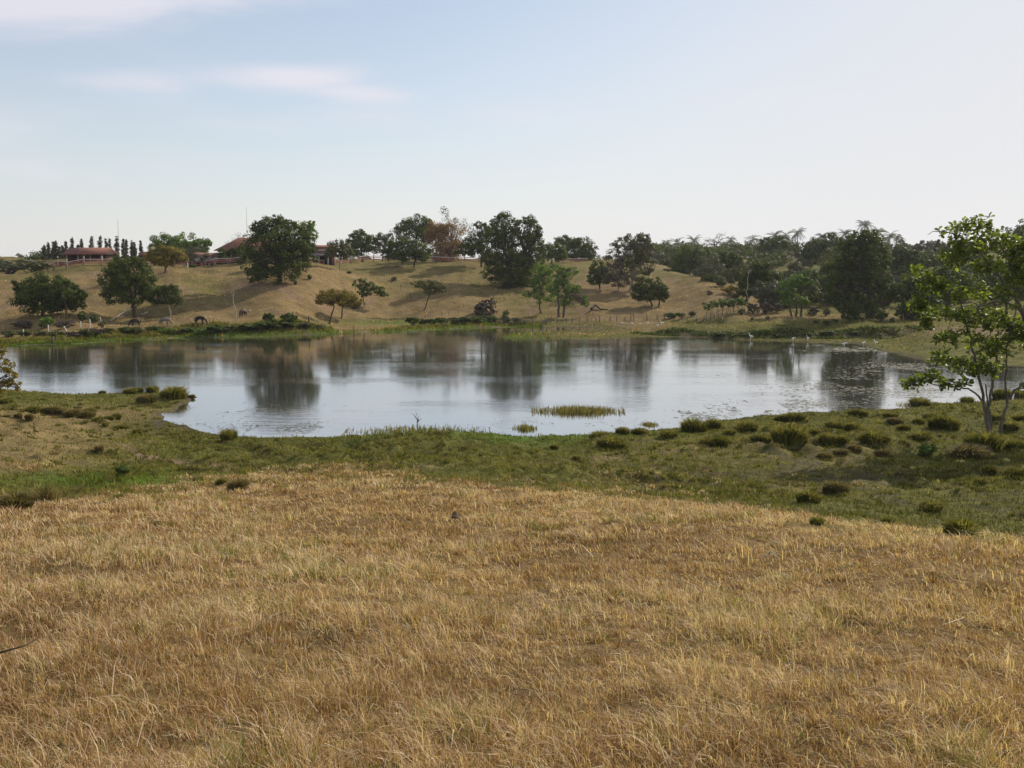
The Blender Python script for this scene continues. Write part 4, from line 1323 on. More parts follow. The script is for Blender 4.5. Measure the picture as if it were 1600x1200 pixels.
def tussock_mesh(seed, mat, n=900, tall=False):
    """unit tussock, about 1 m wide: a low dome of blades arching outwards"""
    rng = np.random.default_rng(seed)
    r = 0.42 * rng.random(n) ** .55
    a = rng.uniform(0, 2 * math.pi, n)
    wob = 1 + .22 * np.sin(2 * a + seed) + .14 * np.sin(3 * a + 2 * seed)
    dome = 0.17 * (1 - (r / 0.46) ** 2)
    Pos = np.stack([r * wob * np.cos(a), r * wob * np.sin(a), dome - .07], 1)
    H = rng.uniform(.20, .44, n) * (2.0 if tall else 1.0)
    V, F = blades(Pos, H, rng.uniform(.028, .055, n), rng, .42 if not tall else .25, .9 if not tall else .5, dirs=a + rng.normal(size=n) * .6)
    ct = np.array([rng.random() for _ in range(7)])
    tint = np.repeat(np.clip(.25 + rng.normal(size=n) * .20 + .45 * ct[(a / 6.2832 * 7).astype(int) % 7], 0, 1), 5)
    tint[4::5] = np.clip(tint[4::5] + .22, 0, 1)  # paler tips paint the sunlit tops of the tussocks
    e = empty('grass_tussock', (0, 0, 0))
    np_mesh('blades', V, F, mat, e, {'tint': tint})
    m = 12
    Vd, Fd = [], []
    for j in range(4):
        rr = .42 * math.cos(j / 3 * math.pi / 2 * .98)
        for q in range(m):
            t = 2 * math.pi * q / m
            rq = rr * (1 + .22 * math.sin(2 * t + seed) + .14 * math.sin(3 * t + 2 * seed))
            Vd.append((rq * math.cos(t), rq * math.sin(t), -.12 + .26 * math.sin(j / 3 * math.pi / 2)))
    for j in range(3):
        for q in range(m):
            Fd.append((j * m + q, j * m + (q + 1) % m, (j + 1) * m + (q + 1) % m, (j + 1) * m + q))
    np_mesh('root_mound', Vd, np.array(Fd), M['mound_dry'] if mat is TUS_DRY else M['mound'], e, smooth=True)
    return e


M['mound_dry'] = plain_mat('dry brown thatch', (0.065, 0.056, 0.024), (0.13, 0.105, 0.048), 6, 0.95)
M['mound'] = plain_mat('dark green thatch', (0.055, 0.060, 0.016), (0.115, 0.116, 0.036), 6, 0.95)
protos = {('g', i): tussock_mesh(300 + i, TUS) for i in range(3)}
protos.update({('d', i): tussock_mesh(310 + i, TUS_DRY) for i in range(2)})
protos.update({('t', 0): tussock_mesh(320, TUS, tall=True), ('u', 0): tussock_mesh(321, TUS_DRY, n=300, tall=True)})
used = set()
TROWS = [
    ('on the right near shore', [(938, 690, 36, 'g'), (954, 702, 54, 'g'), (973, 682, 22, 'g'), (1000, 682, 30, 'g'), (1044, 687, 36, 'g'), (1083, 677, 44, 'g'), (1113, 671, 32, 'g'), (1165, 678, 42, 'g'), (1222, 660, 24, 'g'), (1241, 661, 36, 'g'), (1340, 652, 30, 'g'), (1390, 657, 24, 'g'), (1437, 636, 38, 'g'), (1511, 632, 26, 'g'), (1566, 625, 34, 'g'), (1594, 622, 24, 'g')]),
    ('in the second row behind the right shore', [(1117, 699, 50, 'g'), (1140, 684, 24, 'g'), (1190, 693, 36, 'g'), (1204, 678, 28, 'g'), (1240, 676, 32, 'g'), (1304, 672, 36, 'g'), (1332, 676, 30, 'g'), (1350, 678, 18, 'g'), (1398, 664, 26, 'd'), (1436, 664, 20, 'g'), (1455, 658, 26, 'g'), (1473, 672, 46, 'g'), (1556, 660, 28, 'g'), (1578, 676, 30, 'g'), (1595, 660, 26, 'g')]),
    ('in the middle right meadow', [(1233, 699, 60, 'g'), (1272, 683, 24, 'g'), (1293, 692, 30, 'g'), (1311, 697, 34, 'g'), (1362, 695, 42, 'g'), (1381, 692, 20, 'g'), (1441, 690, 40, 'g'), (1412, 676, 22, 'g'), (1289, 722, 26, 'd'), (1314, 712, 26, 'd'), (1335, 708, 26, 'd'), (1378, 714, 24, 'd'), (1585, 706, 36, 'g')]),
    ('in the shaded right meadow', [(1262, 787, 40, 'g'), (1306, 774, 40, 'd'), (1454, 800, 46, 'g'), (1546, 745, 26, 'g'), (1588, 748, 40, 'g'), (1277, 822, 26, 'g'), (1386, 822, 22, 'g'), (1502, 842, 60, 'g'), (900, 722, 16, 'g'), (866, 704, 14, 'g')]),
    ('on the left spit', [(160, 618, 12, 'g'), (204, 617, 26, 'g'), (216, 615, 18, 'g'), (229, 633, 32, 'd'), (239, 615, 24, 'g'), (258, 619, 16, 'g'), (273, 625, 42, 'g'), (300, 625, 12, 'g')]),
    ('on the tan left slope', [(8, 634, 24, 'g'), (52, 648, 26, 'g'), (80, 648, 32, 'd'), (98, 649, 22, 'd'), (114, 654, 32, 'd'), (134, 656, 30, 'd'), (140, 648, 22, 'g'), (152, 661, 20, 'g'), (170, 658, 18, 'g'), (183, 659, 16, 'g'), (165, 668, 12, 'g'), (190, 672, 20, 'g'), (28, 658, 14, 'd'), (46, 661, 16, 'd'), (155, 713, 18, 'd'), (215, 681, 18, 'g')]),
    ('atop the near dry slope', [(70, 793, 44, 'u'), (22, 800, 70, 'd'), (372, 768, 34, 'd'), (310, 755, 22, 'd'), (185, 785, 24, 'g'), (240, 824, 20, 'd'), (345, 760, 18, 'g'), (160, 850, 22, 'd')]),
]
for where, lst in TROWS:
    lst = sorted(lst)
    for i, (px, py, w, kd) in enumerate(lst):
        p3 = ray_ground(px, py - 2)
        variants = [k_ for k_ in protos if k_[0] == kd]
        key = variants[(i * 5 + px) % len(variants)]
        src = protos[key]
        sc_ = w * p3[1] / 1600 * 0.92
        e = src if key not in used else copy_tree(src)
        used.add(key)
        e.location = [float(v) for v in p3]
        e.rotation_euler = (0, 0, (px * 1.7) % 6.28)
        e.scale = (sc_, sc_, sc_ * (0.90 + 0.45 * ((px * 13) % 10) / 10) * (1.25 if sc_ < .8 else 1.0))
        e.name = 'grass_tussock'
        look = {'g': 'green', 'd': 'tan dry', 't': 'tall green', 'u': 'tall straw-coloured'}[kd]
        size = 'big ' if w > 42 else ('small ' if w < 22 else '')
        pos = 'last from the left' if i == len(lst) - 1 else ORD[i] + ' from the left'
        tag(e, size + look + ' grass tussock, ' + pos + ' ' + where, 'grass tussock', 'grass tussocks ' + where)
p3 = ray_ground(357, 690)
e = protos[('t', 0)]
e.location = [float(v) for v in p3]
e.scale = (1.0, 1.0, 1.05)
tag(e, 'tall lone tussock with straw tips standing right at the near left waterline', 'grass tussock')
p3 = ray_ground(1513, 716)
e = copy_tree(protos[('d', 1)], p3, 1.0, (2.9, 2.0, 1.9))
tag(e, 'large brown grass mound at the foot of the nearest tree', 'grass tussock')


p3 = ray_ground(1538, 706)
e = copy_tree(protos[('t', 0)], p3, 2.0, (2.2, 1.8, 1.7))
tag(e, 'tall sparse green undergrowth around the stems of the nearest tree', 'grass tussock')


# ------------------------------------------------------------------ shrubs on the far bank and elsewhere
def shrub_proto(seed, mat, n, leaf):
    rng = np.random.default_rng(seed)
    e = empty('shrub', (0, 0, 0))
    lobes = [((rng.uniform(-.22, .22), rng.uniform(-.2, .2), rng.uniform(.34, .6)), (rng.uniform(.22, .34),) * 2 + (rng.uniform(.22, .38),)) for _ in range(5)]
    V, F, tint, cl = crown_arrays(lobes, n, leaf, seed, .38, .15, kpl=9)
    np_mesh('foliage', V, F, M[mat], e, {'tint': tint})
    mb = MB()
    for q in cl[::3]:
        limb(mb, (rng.uniform(-.08, .08), rng.uniform(-.08, .08), -.08), q, .02, .006, rng, .05, 4, 3, .05)
    mb.build('stems', M['bark_brown'], e)
    return e


SHP = {k_: shrub_proto(500 + i, m_, n_, l_) for i, (k_, m_, n_, l_) in enumerate([('dark', 'dark_leaf', 420, .17), ('mid', 'mid_leaf', 420, .17), ('bright', 'bright_leaf', 380, .17), ('olive', 'olive_leaf', 380, .17), ('grey', 'grey_leaf', 300, .16),
                                                                          ('brown', 'dry_twig', 420, .15), ('yellow', 'yellow_leaf', 380, .16)])}
shu = set()
LOOK = {'dark': 'dark green', 'mid': 'green', 'bright': 'bright green', 'olive': 'olive', 'grey': 'pale grey-green', 'brown': 'brown twiggy', 'yellow': 'yellow-green'}


def shrub(px, py, w, h, kd, label, group=None, Y=None):
    Y = Y and yd(px, Y)
    p3 = ray_ground(px, py, 40) if Y is None else np.array((at(px, py, Y)[0], Y, g1(at(px, py, Y)[0], Y)))
    k = p3[1] / 1600
    src = SHP[kd]
    e = src if kd not in shu else copy_tree(src)
    shu.add(kd)
    e.location = [float(v) for v in p3]
    e.rotation_euler = (0, 0, (px * 2.3) % 6.28)
    e.scale = (w * k, w * k, h * k * 1.05)
    e.name = 'shrub'
    tag(e, label, 'shrub', group)
    return e


HEDGES = [
    ('in the low hedge mid far shore', [(646, 509, 20, 15, 'dark'), (660, 508, 16, 10, 'olive'), (676, 508, 20, 11, 'dark'), (692, 508, 20, 12, 'dark'), (708, 507, 20, 11, 'olive'), (724, 507, 24, 13, 'dark'), (742, 506, 22, 12, 'dark'), (758, 506, 24, 14, 'dark'), (771, 506, 18, 12, 'mid'), (790, 505, 16, 10, 'olive'), (806, 505, 14, 8, 'grey')]),
    ('along the left far shore', [(12, 527, 24, 10, 'olive'), (36, 526, 22, 9, 'mid'), (62, 526, 22, 9, 'olive'), (88, 527, 22, 9, 'mid'), (112, 529, 24, 12, 'brown'), (130, 528, 26, 14, 'olive'), (150, 526, 24, 13, 'brown'), (172, 525, 26, 12, 'olive'), (194, 523, 24, 11, 'mid'), (214, 522, 22, 11, 'olive'), (238, 521, 24, 9, 'mid'), (262, 521, 24, 8, 'bright'),
      (290, 521, 24, 8, 'mid'), (316, 521, 22, 8, 'bright'), (338, 520, 26, 11, 'mid'), (360, 519, 24, 10, 'olive'), (382, 518, 26, 11, 'mid'), (404, 516, 26, 12, 'mid'), (428, 514, 28, 13, 'mid'), (450, 513, 26, 11, 'mid'), (474, 513, 22, 9, 'olive'), (500, 515, 20, 7, 'olive')]),
    ('below the bare white pole', [(1046, 499, 28, 9, 'mid'), (1066, 497, 24, 10, 'dark'), (1080, 494, 18, 8, 'olive'), (1176, 490, 26, 18, 'brown'), (1196, 490, 28, 20, 'brown'), (1214, 488, 24, 16, 'brown'), (1160, 492, 18, 10, 'olive'), (1270, 492, 24, 14, 'brown'), (1290, 494, 20, 12, 'olive')]),
    ('before the largest shore tree', [(1174, 502, 8, 6, 'dark'), (1200, 500, 9, 6, 'brown'), (1274, 506, 14, 6, 'olive'), (1291, 508, 20, 9, 'dark'), (1306, 506, 15, 8, 'dark'), (1328, 505, 20, 14, 'dark'), (1376, 503, 22, 18, 'dark'), (1395, 504, 14, 8, 'olive')]),
    ('under the low edge of the dark bank', [(1126, 526, 30, 6, 'dark'), (1166, 527, 26, 6, 'dark'), (1216, 527, 24, 6, 'olive'), (1262, 528, 20, 6, 'dark'), (1292, 527, 30, 10, 'dark'), (1336, 526, 20, 8, 'dark'), (1372, 529, 18, 6, 'olive')]),
]
for where, lst in HEDGES:
    lst = sorted(lst)
    for i, (px, py, w, h, kd) in enumerate(lst):
        pos = 'last' if i == len(lst) - 1 else ORD[i]
        if 'far shore' in where:
            w, h = w * 1.5, h * 1.1
        shrub(px, py, w, h, kd, LOOK[kd] + ' shrub, ' + pos + ' from the left ' + where, 'shrubs ' + where)
for a in [(72, 501, 30, 22, 'bright', 'light green feathery bush beside the slender thin-trunked tree', 178), (128, 497, 22, 16, 'mid', 'green bush to the right of the slender thin-trunked tree', 183), (147, 494, 18, 14, 'mid', 'small green bush between the two big left trees', 184),
          (160, 512, 16, 11, 'grey', 'spiky grey-green plant among the white posts', None), (422, 500, 26, 24, 'dark', 'dark left half of the bush on the slope above the left shore', 180), (448, 502, 34, 22, 'mid', 'green right half of the bush on the slope above the left shore', 180),
          (763, 497, 44, 32, 'brown', 'round bare brown bush alone on the slope above the shore hedge', 187), (752, 494, 24, 20, 'brown', 'smaller brown twiggy bush joined to the round bare bush', 188), (790, 494, 14, 14, 'bright', 'bright green seedling bush right of the round bare bush', 187), (545, 437, 12, 5, 'olive', 'tiny olive bush on the middle of the mound crest', 226),
          (617, 432, 16, 6, 'olive', 'small flat olive bush below the crest by the slope fence', 224), (461, 439, 9, 8, 'mid', 'small green bush on the outline of the mound', 218), (483, 436, 10, 9, 'mid', 'upright green bush near the top of the mound', 220),
          (1140, 458, 30, 17, 'yellow', 'bright yellow-green bush at the foot of the brown slope', 222), (1128, 446, 24, 14, 'olive', 'olive bush just above the bright yellow-green bush', 232), (1148, 470, 20, 10, 'olive', 'olive bush low beside the bare white pole', 218),
          (1448, 716, 34, 24, 'bright', 'small leafy green shrub left of the large brown grass mound', None), (195, 750, 34, 24, 'mid', 'small twiggy green shrub in the green strip at the left', None), 
          (16, 431, 74, 24, 'grey', 'grey-green scrub at the left end of the farm fence', 262), (56, 428, 62, 19, 'olive', 'olive scrub in front of the left end of the farm fence', 261), (95, 420, 20, 9, 'dark', 'dark low bush behind the corner post of the farm fence', 266), (-24, 432, 60, 26, 'grey', 'grey-green scrub cut by the left edge of the view', 262),
          (300, 418, 18, 6, 'mid', 'low green bush on the grass below the long house', 258), (1010, 426, 18, 8, 'brown', 'dry brown weeds on the crest left of the wood', 250), (1040, 430, 16, 6, 'brown', 'dry brown weeds on the crest beside the wood', 246), (1108, 462, 12, 9, 'brown', 'brown bush half way down the bare brown slope', 214),
          (105, 512, 40, 12, 'brown', 'reddish brown scrub patch behind the left white posts', None), (40, 512, 44, 12, 'brown', 'brown scrub patch at the left end of the far shore', None)]:
    shrub(*a[:6], Y=a[6])

# saplings of the living fence
for i, (px, tp, w) in enumerate([(1105, 474, 9), (1113, 470, 8), (1121, 468, 10), (1130, 470, 9), (1138, 468, 9), (1146, 470, 8), (1153, 466, 10), (1161, 468, 9)]):
    tree('sapling', 'thin green-topped sapling, ' + ('last' if i == 7 else ORD[i]) + ' from the left in the living fence', px, 190.5 + (i % 3) * .6, [(px, tp + 3, w, 4), (px + 3, tp + 6, w * .7, 4), (px - 4, tp + 7, w * .7, 3)], 'mid_leaf' if i % 2 else 'bright_leaf', 300, .42, .055,
         fork=(px, 482), bark='bark_brown', cat='sapling', group='saplings of the living fence', fill=.02, twigs=.3, kpl=8)


# ------------------------------------------------------------------ fences and posts
def wire_fence(name, label, pts, hts, mat='post_wood', wires=(0.45, 0.8, 1.15), r=0.07, lean=.06, seed=3):
    rng = np.random.default_rng(seed)
    o = np.array(pts[0], float)
    root = empty(name, o)
    tag(root, label, 'fence')
    tops = []
    for p3, h in zip(pts, hts):
        q = np.array(p3, float) - o
        mb = MB()
        t = q + np.array((rng.normal() * lean * h, rng.normal() * lean * h, h))
        mb.tube([q - np.array((0, 0, .3)), (q + t) / 2 + rng.normal(size=3) * .03, t, t + (t - q) / h * 0.01], [r * 1.1, r, r * .9, .002], 6)
        mb.build('post', M[mat], root, smooth=True)
        tops.append((q, t, h))
    mb = MB()
    for wz in wires:
        line = [q + (t - q) * min(1, wz / h) for q, t, h in tops]
        mb.tube(line, 0.014, 3)
    mb.build('wire', M['wire'], root)
    return root


fp = [(786, 508), (807, 508), (813, 507), (820, 509), (832, 509), (847, 510), (854, 508), (870, 506), (885, 505), (894, 505), (906, 504), (918, 504), (932, 503.5), (937, 503.5), (953, 502.5), (964, 502), (976, 502), (986, 502), (990, 502), (1011, 500.5), (1027, 500), (1038, 499)]
wire_fence('wire_fence', 'crooked dark post and wire fence along the middle of the far shore', [ray_ground(a, b, 60) for a, b in fp], [1.1, 1.5, 1.0, 1.0, 1.4, 1.2, 1.2, 1.2, 1.0, 1.4, 1.2, 1.3, .9, 1.4, 1.1, 1.2, 1.0, 1.2, 1.5, 1.1, 1.1, 1.0], r=.085)
sp = [(600, 432, 226), (612, 440, 221), (626, 450, 214), (642, 470, 204), (661, 484, 193), (673, 491, 188), (690, 495, 185), (701, 500, 183)]
wire_fence('wire_fence', 'thin stick fence running down the slope past the leaning olive tree', [np.array((at(a, b, y)[0], y, g1(at(a, b, y)[0], y))) for a, b, y in [(a, b, yd(a, y)) for a, b, y in sp]], [1.3, 1.3, 1.3, 1.9, 1.3, 1.7, 1.4, 1.4], r=.05)
pp = [(1098 + i * 6.1, 500 - (i % 4) * .3) for i in range(12)]
wire_fence('stick_fence', 'low fence of close thin sticks under the living fence saplings', [np.array((at(a, b, 189.5)[0], 189.5 + .1 * (i % 3), g1(at(a, b, 189.5)[0], 189.5))) for i, (a, b) in enumerate(pp)], [1.3 + .3 * ((i * 7) % 3) for i in range(12)], r=.045, lean=.1)
wire_fence('wire_fence', 'thin post and wire fence on the far right flat behind the brushwood', [np.array((at(a, 495, y)[0], y, g1(at(a, 495, y)[0], y))) for a, y in [(1060, 196), (1074, 195), (1088, 193)]], [1.2, 1.2, 1.2], r=.05)


def post(px, py, h, r, mat, label, group, lean=0.0, Y=None):
    Y = Y and yd(px, Y)
    p3 = ray_ground(px, py, 60) if Y is None else np.array((at(px, py, Y)[0], Y, g1(at(px, py, Y)[0], Y)))
    mb = MB()
    t = np.array((lean * h, 0, h))
    mb.tube([(0, 0, -.35), t * .5 + np.array((.015, .01, 0)), t, t + np.array((0, 0, .03))], [r * 1.1, r, r * .92, .004], 8)
    o = mb.build('fence_post', M[mat], None, smooth=True)
    o.location = [float(v) for v in p3]
    tag(o, label, 'post', group)


WP = [(37, 527, 1.25, 0, 'first from the left'), (76, 524, 1.6, 0, 'second from the left'), (106, 520, 1.1, -.55, 'the leaning one in the middle'), (126, 512, 1.0, .05, 'short fourth one from the left'), (141, 513, 1.5, 0, 'second from the right, the tallest'), (157, 504, 1.0, 0, 'farthest right and smallest')]
for px, py, h, ln, w in WP:
    post(px, py, h, .075, 'white_post', 'white fence post on the left far shore, ' + w, 'white posts on the left far shore', ln)
post(457, 495, 1.7, .12, 'post_wood', 'dark stump-like post between the bush and the yellow umbrella trees', None, .03, Y=184)
post(483, 510, 2.0, .12, 'post_wood', 'thick weathered post behind the green growth of the left shore', None, -.02, Y=177)
post(503, 513, 1.0, .07, 'post_wood', 'short thin post right of the thick weathered post', None, .04)
post(553, 520, 1.3, .07, 'post_wood', 'thin dark post at the waterline left of the shore hedge', None, -.03)
post(88, 545, 1.9, .10, 'post_wood', 'dark stake standing in the water at the left far shore, taller of two', 'dark stakes in the water', .03, Y=158)
post(83, 546, 1.0, .16, 'post_wood', 'thick short dark stake in the water at the left far shore', 'dark stakes in the water', -.05, Y=157)
post(1239, 512, .9, .07, 'post_wood', 'small dark stump-like stick on the flat bank below the bright forked tree', None, .02)
post(293, 413, 1.5, .10, 'white_post', 'lone white post on the grass before the long house', None, 0, Y=255)


def rail_fence(label, pts, post_h, rails, seed=1, big=None):
    """pts: (px, Y); concrete posts with three painted rails"""
    rng = np.random.default_rng(seed)
    W = [np.array((at(px, 412, Y)[0], Y, g1(at(px, 412, Y)[0], Y))) for px, Y in [(q, yd(q, w)) for q, w in pts]]
    o = W[0]
    root = empty('rail_fence', o)
    tag(root, label, 'fence', 'rail fences of the farm')
    for i, w in enumerate(W):
        q = w - o
        h = post_h * (1.25 if big and i in big else 1.0)
        s = .34 if big and i in big else .24
        mb = MB()
        mb.box(q + np.array((0, 0, h / 2 - .2)), (s, s, h + .4))
        mb.box(q + np.array((0, 0, h + .04)), (s + .08, s + .08, .08))
        mb.build('post', M['concrete'], root)
    for j, rz in enumerate(rails):
        mb = MB()
        for a, b in zip(W[:-1], W[1:]):
            a = a - o + np.array((0, -.14, rz))
            b = b - o + np.array((0, -.14, rz))
            up = np.array((0, 0, .105))
            f = np.array((0, -.03, 0))
            mb.hexa([a - up + f, b - up + f, a - up - f, b - up - f, a + up + f, b + up + f, a + up - f, b + up - f])
        mb.build('rail', M['pink_rail' if j == len(rails) - 1 else 'red_rail'], root)


rail_fence('red and pink rail fence with grey posts before the red-roofed shed', [(48, 276), (62, 270), (76, 265), (90, 260), (104, 255), (131, 256), (159, 258), (186, 259), (212, 260), (236, 260)], 1.75, (.5, .95, 1.4), big=(4, 5, 6))
rail_fence('red rail fence with grey posts before the long house', [(240, 261), (256, 261), (272, 262), (288, 262), (300, 263), (320, 264), (337, 264), (356, 264), (374, 264)], 1.75, (.5, .95, 1.4))
rail_fence('red rail fence right of the biggest dark left tree', [(470, 262), (488, 261), (506, 260), (522, 259), (536, 258), (548, 257), (568, 256), (584, 257), (602, 258), (622, 259), (640, 260), (658, 259)], 1.75, (.5, .95, 1.4), big=(5, 6))
rail_fence('faded rail fence in front of the rusty bamboo', [(662, 259), (676, 258), (701, 257), (726, 258), (752, 259), (780, 260)], 1.75, (.5, .95, 1.4))
rail_fence('pale thin rail fence on the crest right of the biggest middle tree', [(868, 268), (880, 268), (892, 268), (904, 268), (918, 268)], 1.1, (.5, .95))

# ------------------------------------------------------------------ farm buildings


def roof_block(mb, x0, x1, y0, y1, z, h, over=.5, hip=(0, 0), th=.16):
    """two-slope roof with the ridge along x; hip = how far each end is cut back at the ridge"""
    x0 -= over
    x1 += over
    y0 -= over
    y1 += over
    ym = (y0 + y1) / 2
    for dz in (0,):
        r0 = (x0 + hip[0], ym, z + h)
        r1 = (x1 - hip[1], ym, z + h)
        lo = [(x0, y0, z), (x1, y0, z), (x1, y1, z), (x0, y1, z)]
        top = lo + [r0, r1]
        bot = [(a, b, c - th) for a, b, c in top]
        V = np.array(top + bot)
        F = [(0, 1, 5, 4), (2, 3, 4, 5), (7, 6, 10, 11), (9, 8, 11, 10), (0, 6, 7, 1), (1, 7, 8, 2), (2, 8, 9, 3), (3, 9, 6, 0)]
        if hip[0]:
            F += [(3, 0, 4, 4), (6, 9, 10, 10)]
        else:
            F += [(3, 0, 4, 4), (6, 9, 10, 10)]
        F += [(1, 2, 5, 5), (8, 7, 11, 11)]
        mb.add(V, F)


def add_part(mbf, name, mat, root):
    mb = MB()
    mbf(mb)
    return mb.build(name, M[mat], root)


# shed with the red tiled roof
Y = 270
bx = at(142, 412, Y)[0]
o = np.array((bx, Y, g1(bx, Y) - .1))
shed = empty('shed', o, R(-9))
tag(shed, 'small open shed with a red tiled gable roof behind the rail fence', 'shed')
hw, hd, eh = 5.2, 3.0, 2.1
add_part(lambda m: roof_block(m, -hw, hw, -hd, hd, eh, 1.7, .7), 'roof', 'roof_tile', shed)


def _w(m):
    m.box((0, hd - .1, eh / 2), (2 * hw, .2, eh - .06))
    m.box((-hw + .1, -.1, eh / 2), (.2, 2 * hd - .6, eh - .06))
    m.box((hw - .1, .6, eh / 2), (.2, 2 * hd - 1.6, eh - .06))
    m.hexa([(-hw + .02, -hd, eh), (-hw + .2, -hd, eh), (-hw + .02, hd, eh), (-hw + .2, hd, eh), (-hw + .02, -.05, eh + 1.35), (-hw + .2, -.05, eh + 1.35), (-hw + .02, .05, eh + 1.35), (-hw + .2, .05, eh + 1.35)])


add_part(_w, 'wall', 'wall_dark', shed)
for x in (-hw + .2, -1.8, 1.7, hw - .2):
    add_part(lambda m: m.box((x, -hd + .15, eh / 2 - .05), (.28, .28, eh - .1)), 'post', 'wall_pale', shed)
add_part(lambda m: m.box((0, .3, .45), (2 * hw - .8, .2, .9)), 'low_wall', 'wall_dark', shed)
add_part(lambda m: m.box((-hw - .012, .2, 1.1), (.03, 1.4, 1.3)), 'door_opening', 'opening', shed)

# the long house
Y = 278
bx = at(300, 412, Y)[0]
o = np.array((bx, Y, g1(bx, Y) - .1))
k = Y / 1600
house = empty('ranch_house', o)
tag(house, 'long low ranch house with red tiled roofs behind the biggest left tree', 'house')


def hx(px):
    return (px - 300) * k


def hz(py):
    return at(300, py, Y)[2] - o[2]


# veranda wing
add_part(lambda m: m.hexa([(hx(276), -3.8, hz(409.2)), (hx(347), -3.8, hz(409.2)), (hx(276), -.2, hz(402.6)), (hx(347), -.2, hz(402.6)), (hx(276), -3.8, hz(408.2)), (hx(347), -3.8, hz(408.2)), (hx(276), -.2, hz(401.4)), (hx(347), -.2, hz(401.4))]), 'veranda_roof', 'roof_grey', house)
add_part(lambda m: m.box(((hx(240) + hx(347)) / 2, .25, hz(406)), (hx(347) - hx(240), .3, hz(399.5) - hz(416))), 'wall', 'wall_dark', house)
add_part(lambda m: roof_block(m, hx(242), hx(345), .2, 5.2, hz(400.5), 1.0, .4), 'roof', 'roof_tile', house)
for px in (282, 291, 301, 321, 333, 341):
    add_part(lambda m: m.box((hx(px), -3.4, hz(413.5) - .2), (.4, .4, hz(409.5) - hz(418))), 'veranda_post', 'wall_pale', house)
for a, b in ((284, 299), (303, 319), (323, 331), (334, 340)):
    add_part(lambda m: m.box(((hx(a) + hx(b)) / 2, .08, hz(412.6)), (hx(b) - hx(a), .06, hz(409) - hz(416.5))), 'door_opening', 'opening', house)
# left end room
add_part(lambda m: m.box(((hx(222) + hx(240)) / 2 - .05, 1.2, hz(406)), (hx(240) - hx(222), 3.0, hz(398.8) - hz(418))), 'wall', 'wall_dark', house)
add_part(lambda m: roof_block(m, hx(221), hx(239), -.4, 2.8, hz(398.4), .9, .4), 'roof', 'roof_tile', house)
# main two-storey block with the big hipped roof
add_part(lambda m: m.box(((hx(348) + hx(436)) / 2, 3.5, hz(404)), (hx(436) - hx(348), 7.0, hz(391.2) - hz(420))), 'wall', 'wall_pale', house)
add_part(lambda m: roof_block(m, hx(346), hx(438), .2, 6.8, hz(391.0), hz(371) - hz(391), 1.6, (5.6, 5.6)), 'roof', 'roof_tile', house)
for a, b, c_, d_ in ((352, 360, 393.5, 402), (363, 371, 393.5, 402), (351, 358, 408, 416.5), (360, 366, 408, 416.5), (368, 376, 408, 416.5), (420, 430, 394, 402)):
    add_part(lambda m: m.box(((hx(a) + hx(b)) / 2, -.03, (hz(c_) + hz(d_)) / 2), (hx(b) - hx(a), .08, hz(c_) - hz(d_))), 'window_opening', 'opening', house)
# right wing
add_part(lambda m: m.box(((hx(440) + hx(520)) / 2, 1.6, hz(402)), (hx(520) - hx(440), 3.0, hz(386.5) - hz(418))), 'wall', 'wall_dark', house)
add_part(lambda m: roof_block(m, hx(440), hx(520), .2, 3.4, hz(386.0), .55, .5), 'roof', 'roof_tile', house)
add_part(lambda m: m.hexa([(hx(484), -4.2, hz(400)), (hx(517), -4.2, hz(400)), (hx(484), .0, hz(395)), (hx(517), .0, hz(395)), (hx(484), -4.2, hz(399)), (hx(517), -4.2, hz(399)), (hx(484), .0, hz(394)), (hx(517), .0, hz(394))]), 'veranda_roof', 'roof_grey', house)
for px in (486, 501, 515):
    add_part(lambda m: m.box((hx(px), -3.9, hz(408.8)), (.35, .35, hz(400.2) - hz(418))), 'veranda_post', 'concrete', house)
add_part(lambda m: m.box(((hx(485) + hx(517)) / 2, .06, hz(408)), (hx(517) - hx(485), .07, hz(401) - hz(416))), 'door_opening', 'opening', house)
add_part(lambda m: m.box(((hx(496) + hx(517)) / 2, .04, hz(391)), (hx(517) - hx(496), .1, .35)), 'fascia', 'pink_rail', house)


def mast(px, pt, Y, label):
    bx = at(px, 412, Y)[0]
    o = np.array((bx, Y, g1(bx, Y)))
    h = at(px, pt, Y)[2] - o[2]
    mb = MB()
    mb.tube([(0, 0, -.2), (0, 0, h * .5), (0.02, 0, h), (0.02, 0, h + .02)], [.07, .055, .03, .004], 6)
    for f in (.55, .75, .92):
        mb.box((0, 0, h * f), (.35, .03, .03))
    ob = mb.build('antenna_mast', M['wire'], None)
    ob.location = [float(v) for v in o]
    tag(ob, label, 'mast', 'radio masts of the farm')


mast(187, 342, 300, 'thin radio mast standing among the columnar trees')
mast(387.5, 323, 300, 'thin radio mast sticking up behind the biggest dark left tree')


# ------------------------------------------------------------------ animals: one skinned body each
def skinned(name, joints, edges, radii, mat, parent=None, sub=1):
    me = bpy.data.meshes.new(name)
    me.from_pydata([tuple(map(float, j)) for j in joints], edges, [])
    o = bpy.data.objects.new(name, me)
    link(o, parent)
    me.materials.append(mat)
    md = o.modifiers.new('skin', 'SKIN')
    md.use_smooth_shade = True
    sv = me.skin_vertices[0].data
    for i, r in enumerate(radii):
        sv[i].radius = r if hasattr(r, '__len__') else (r, r)
        sv[i].use_root = (i == 0)
    s = o.modifiers.new('sub', 'SUBSURF')
    s.levels = sub
    s.render_levels = sub
    return o


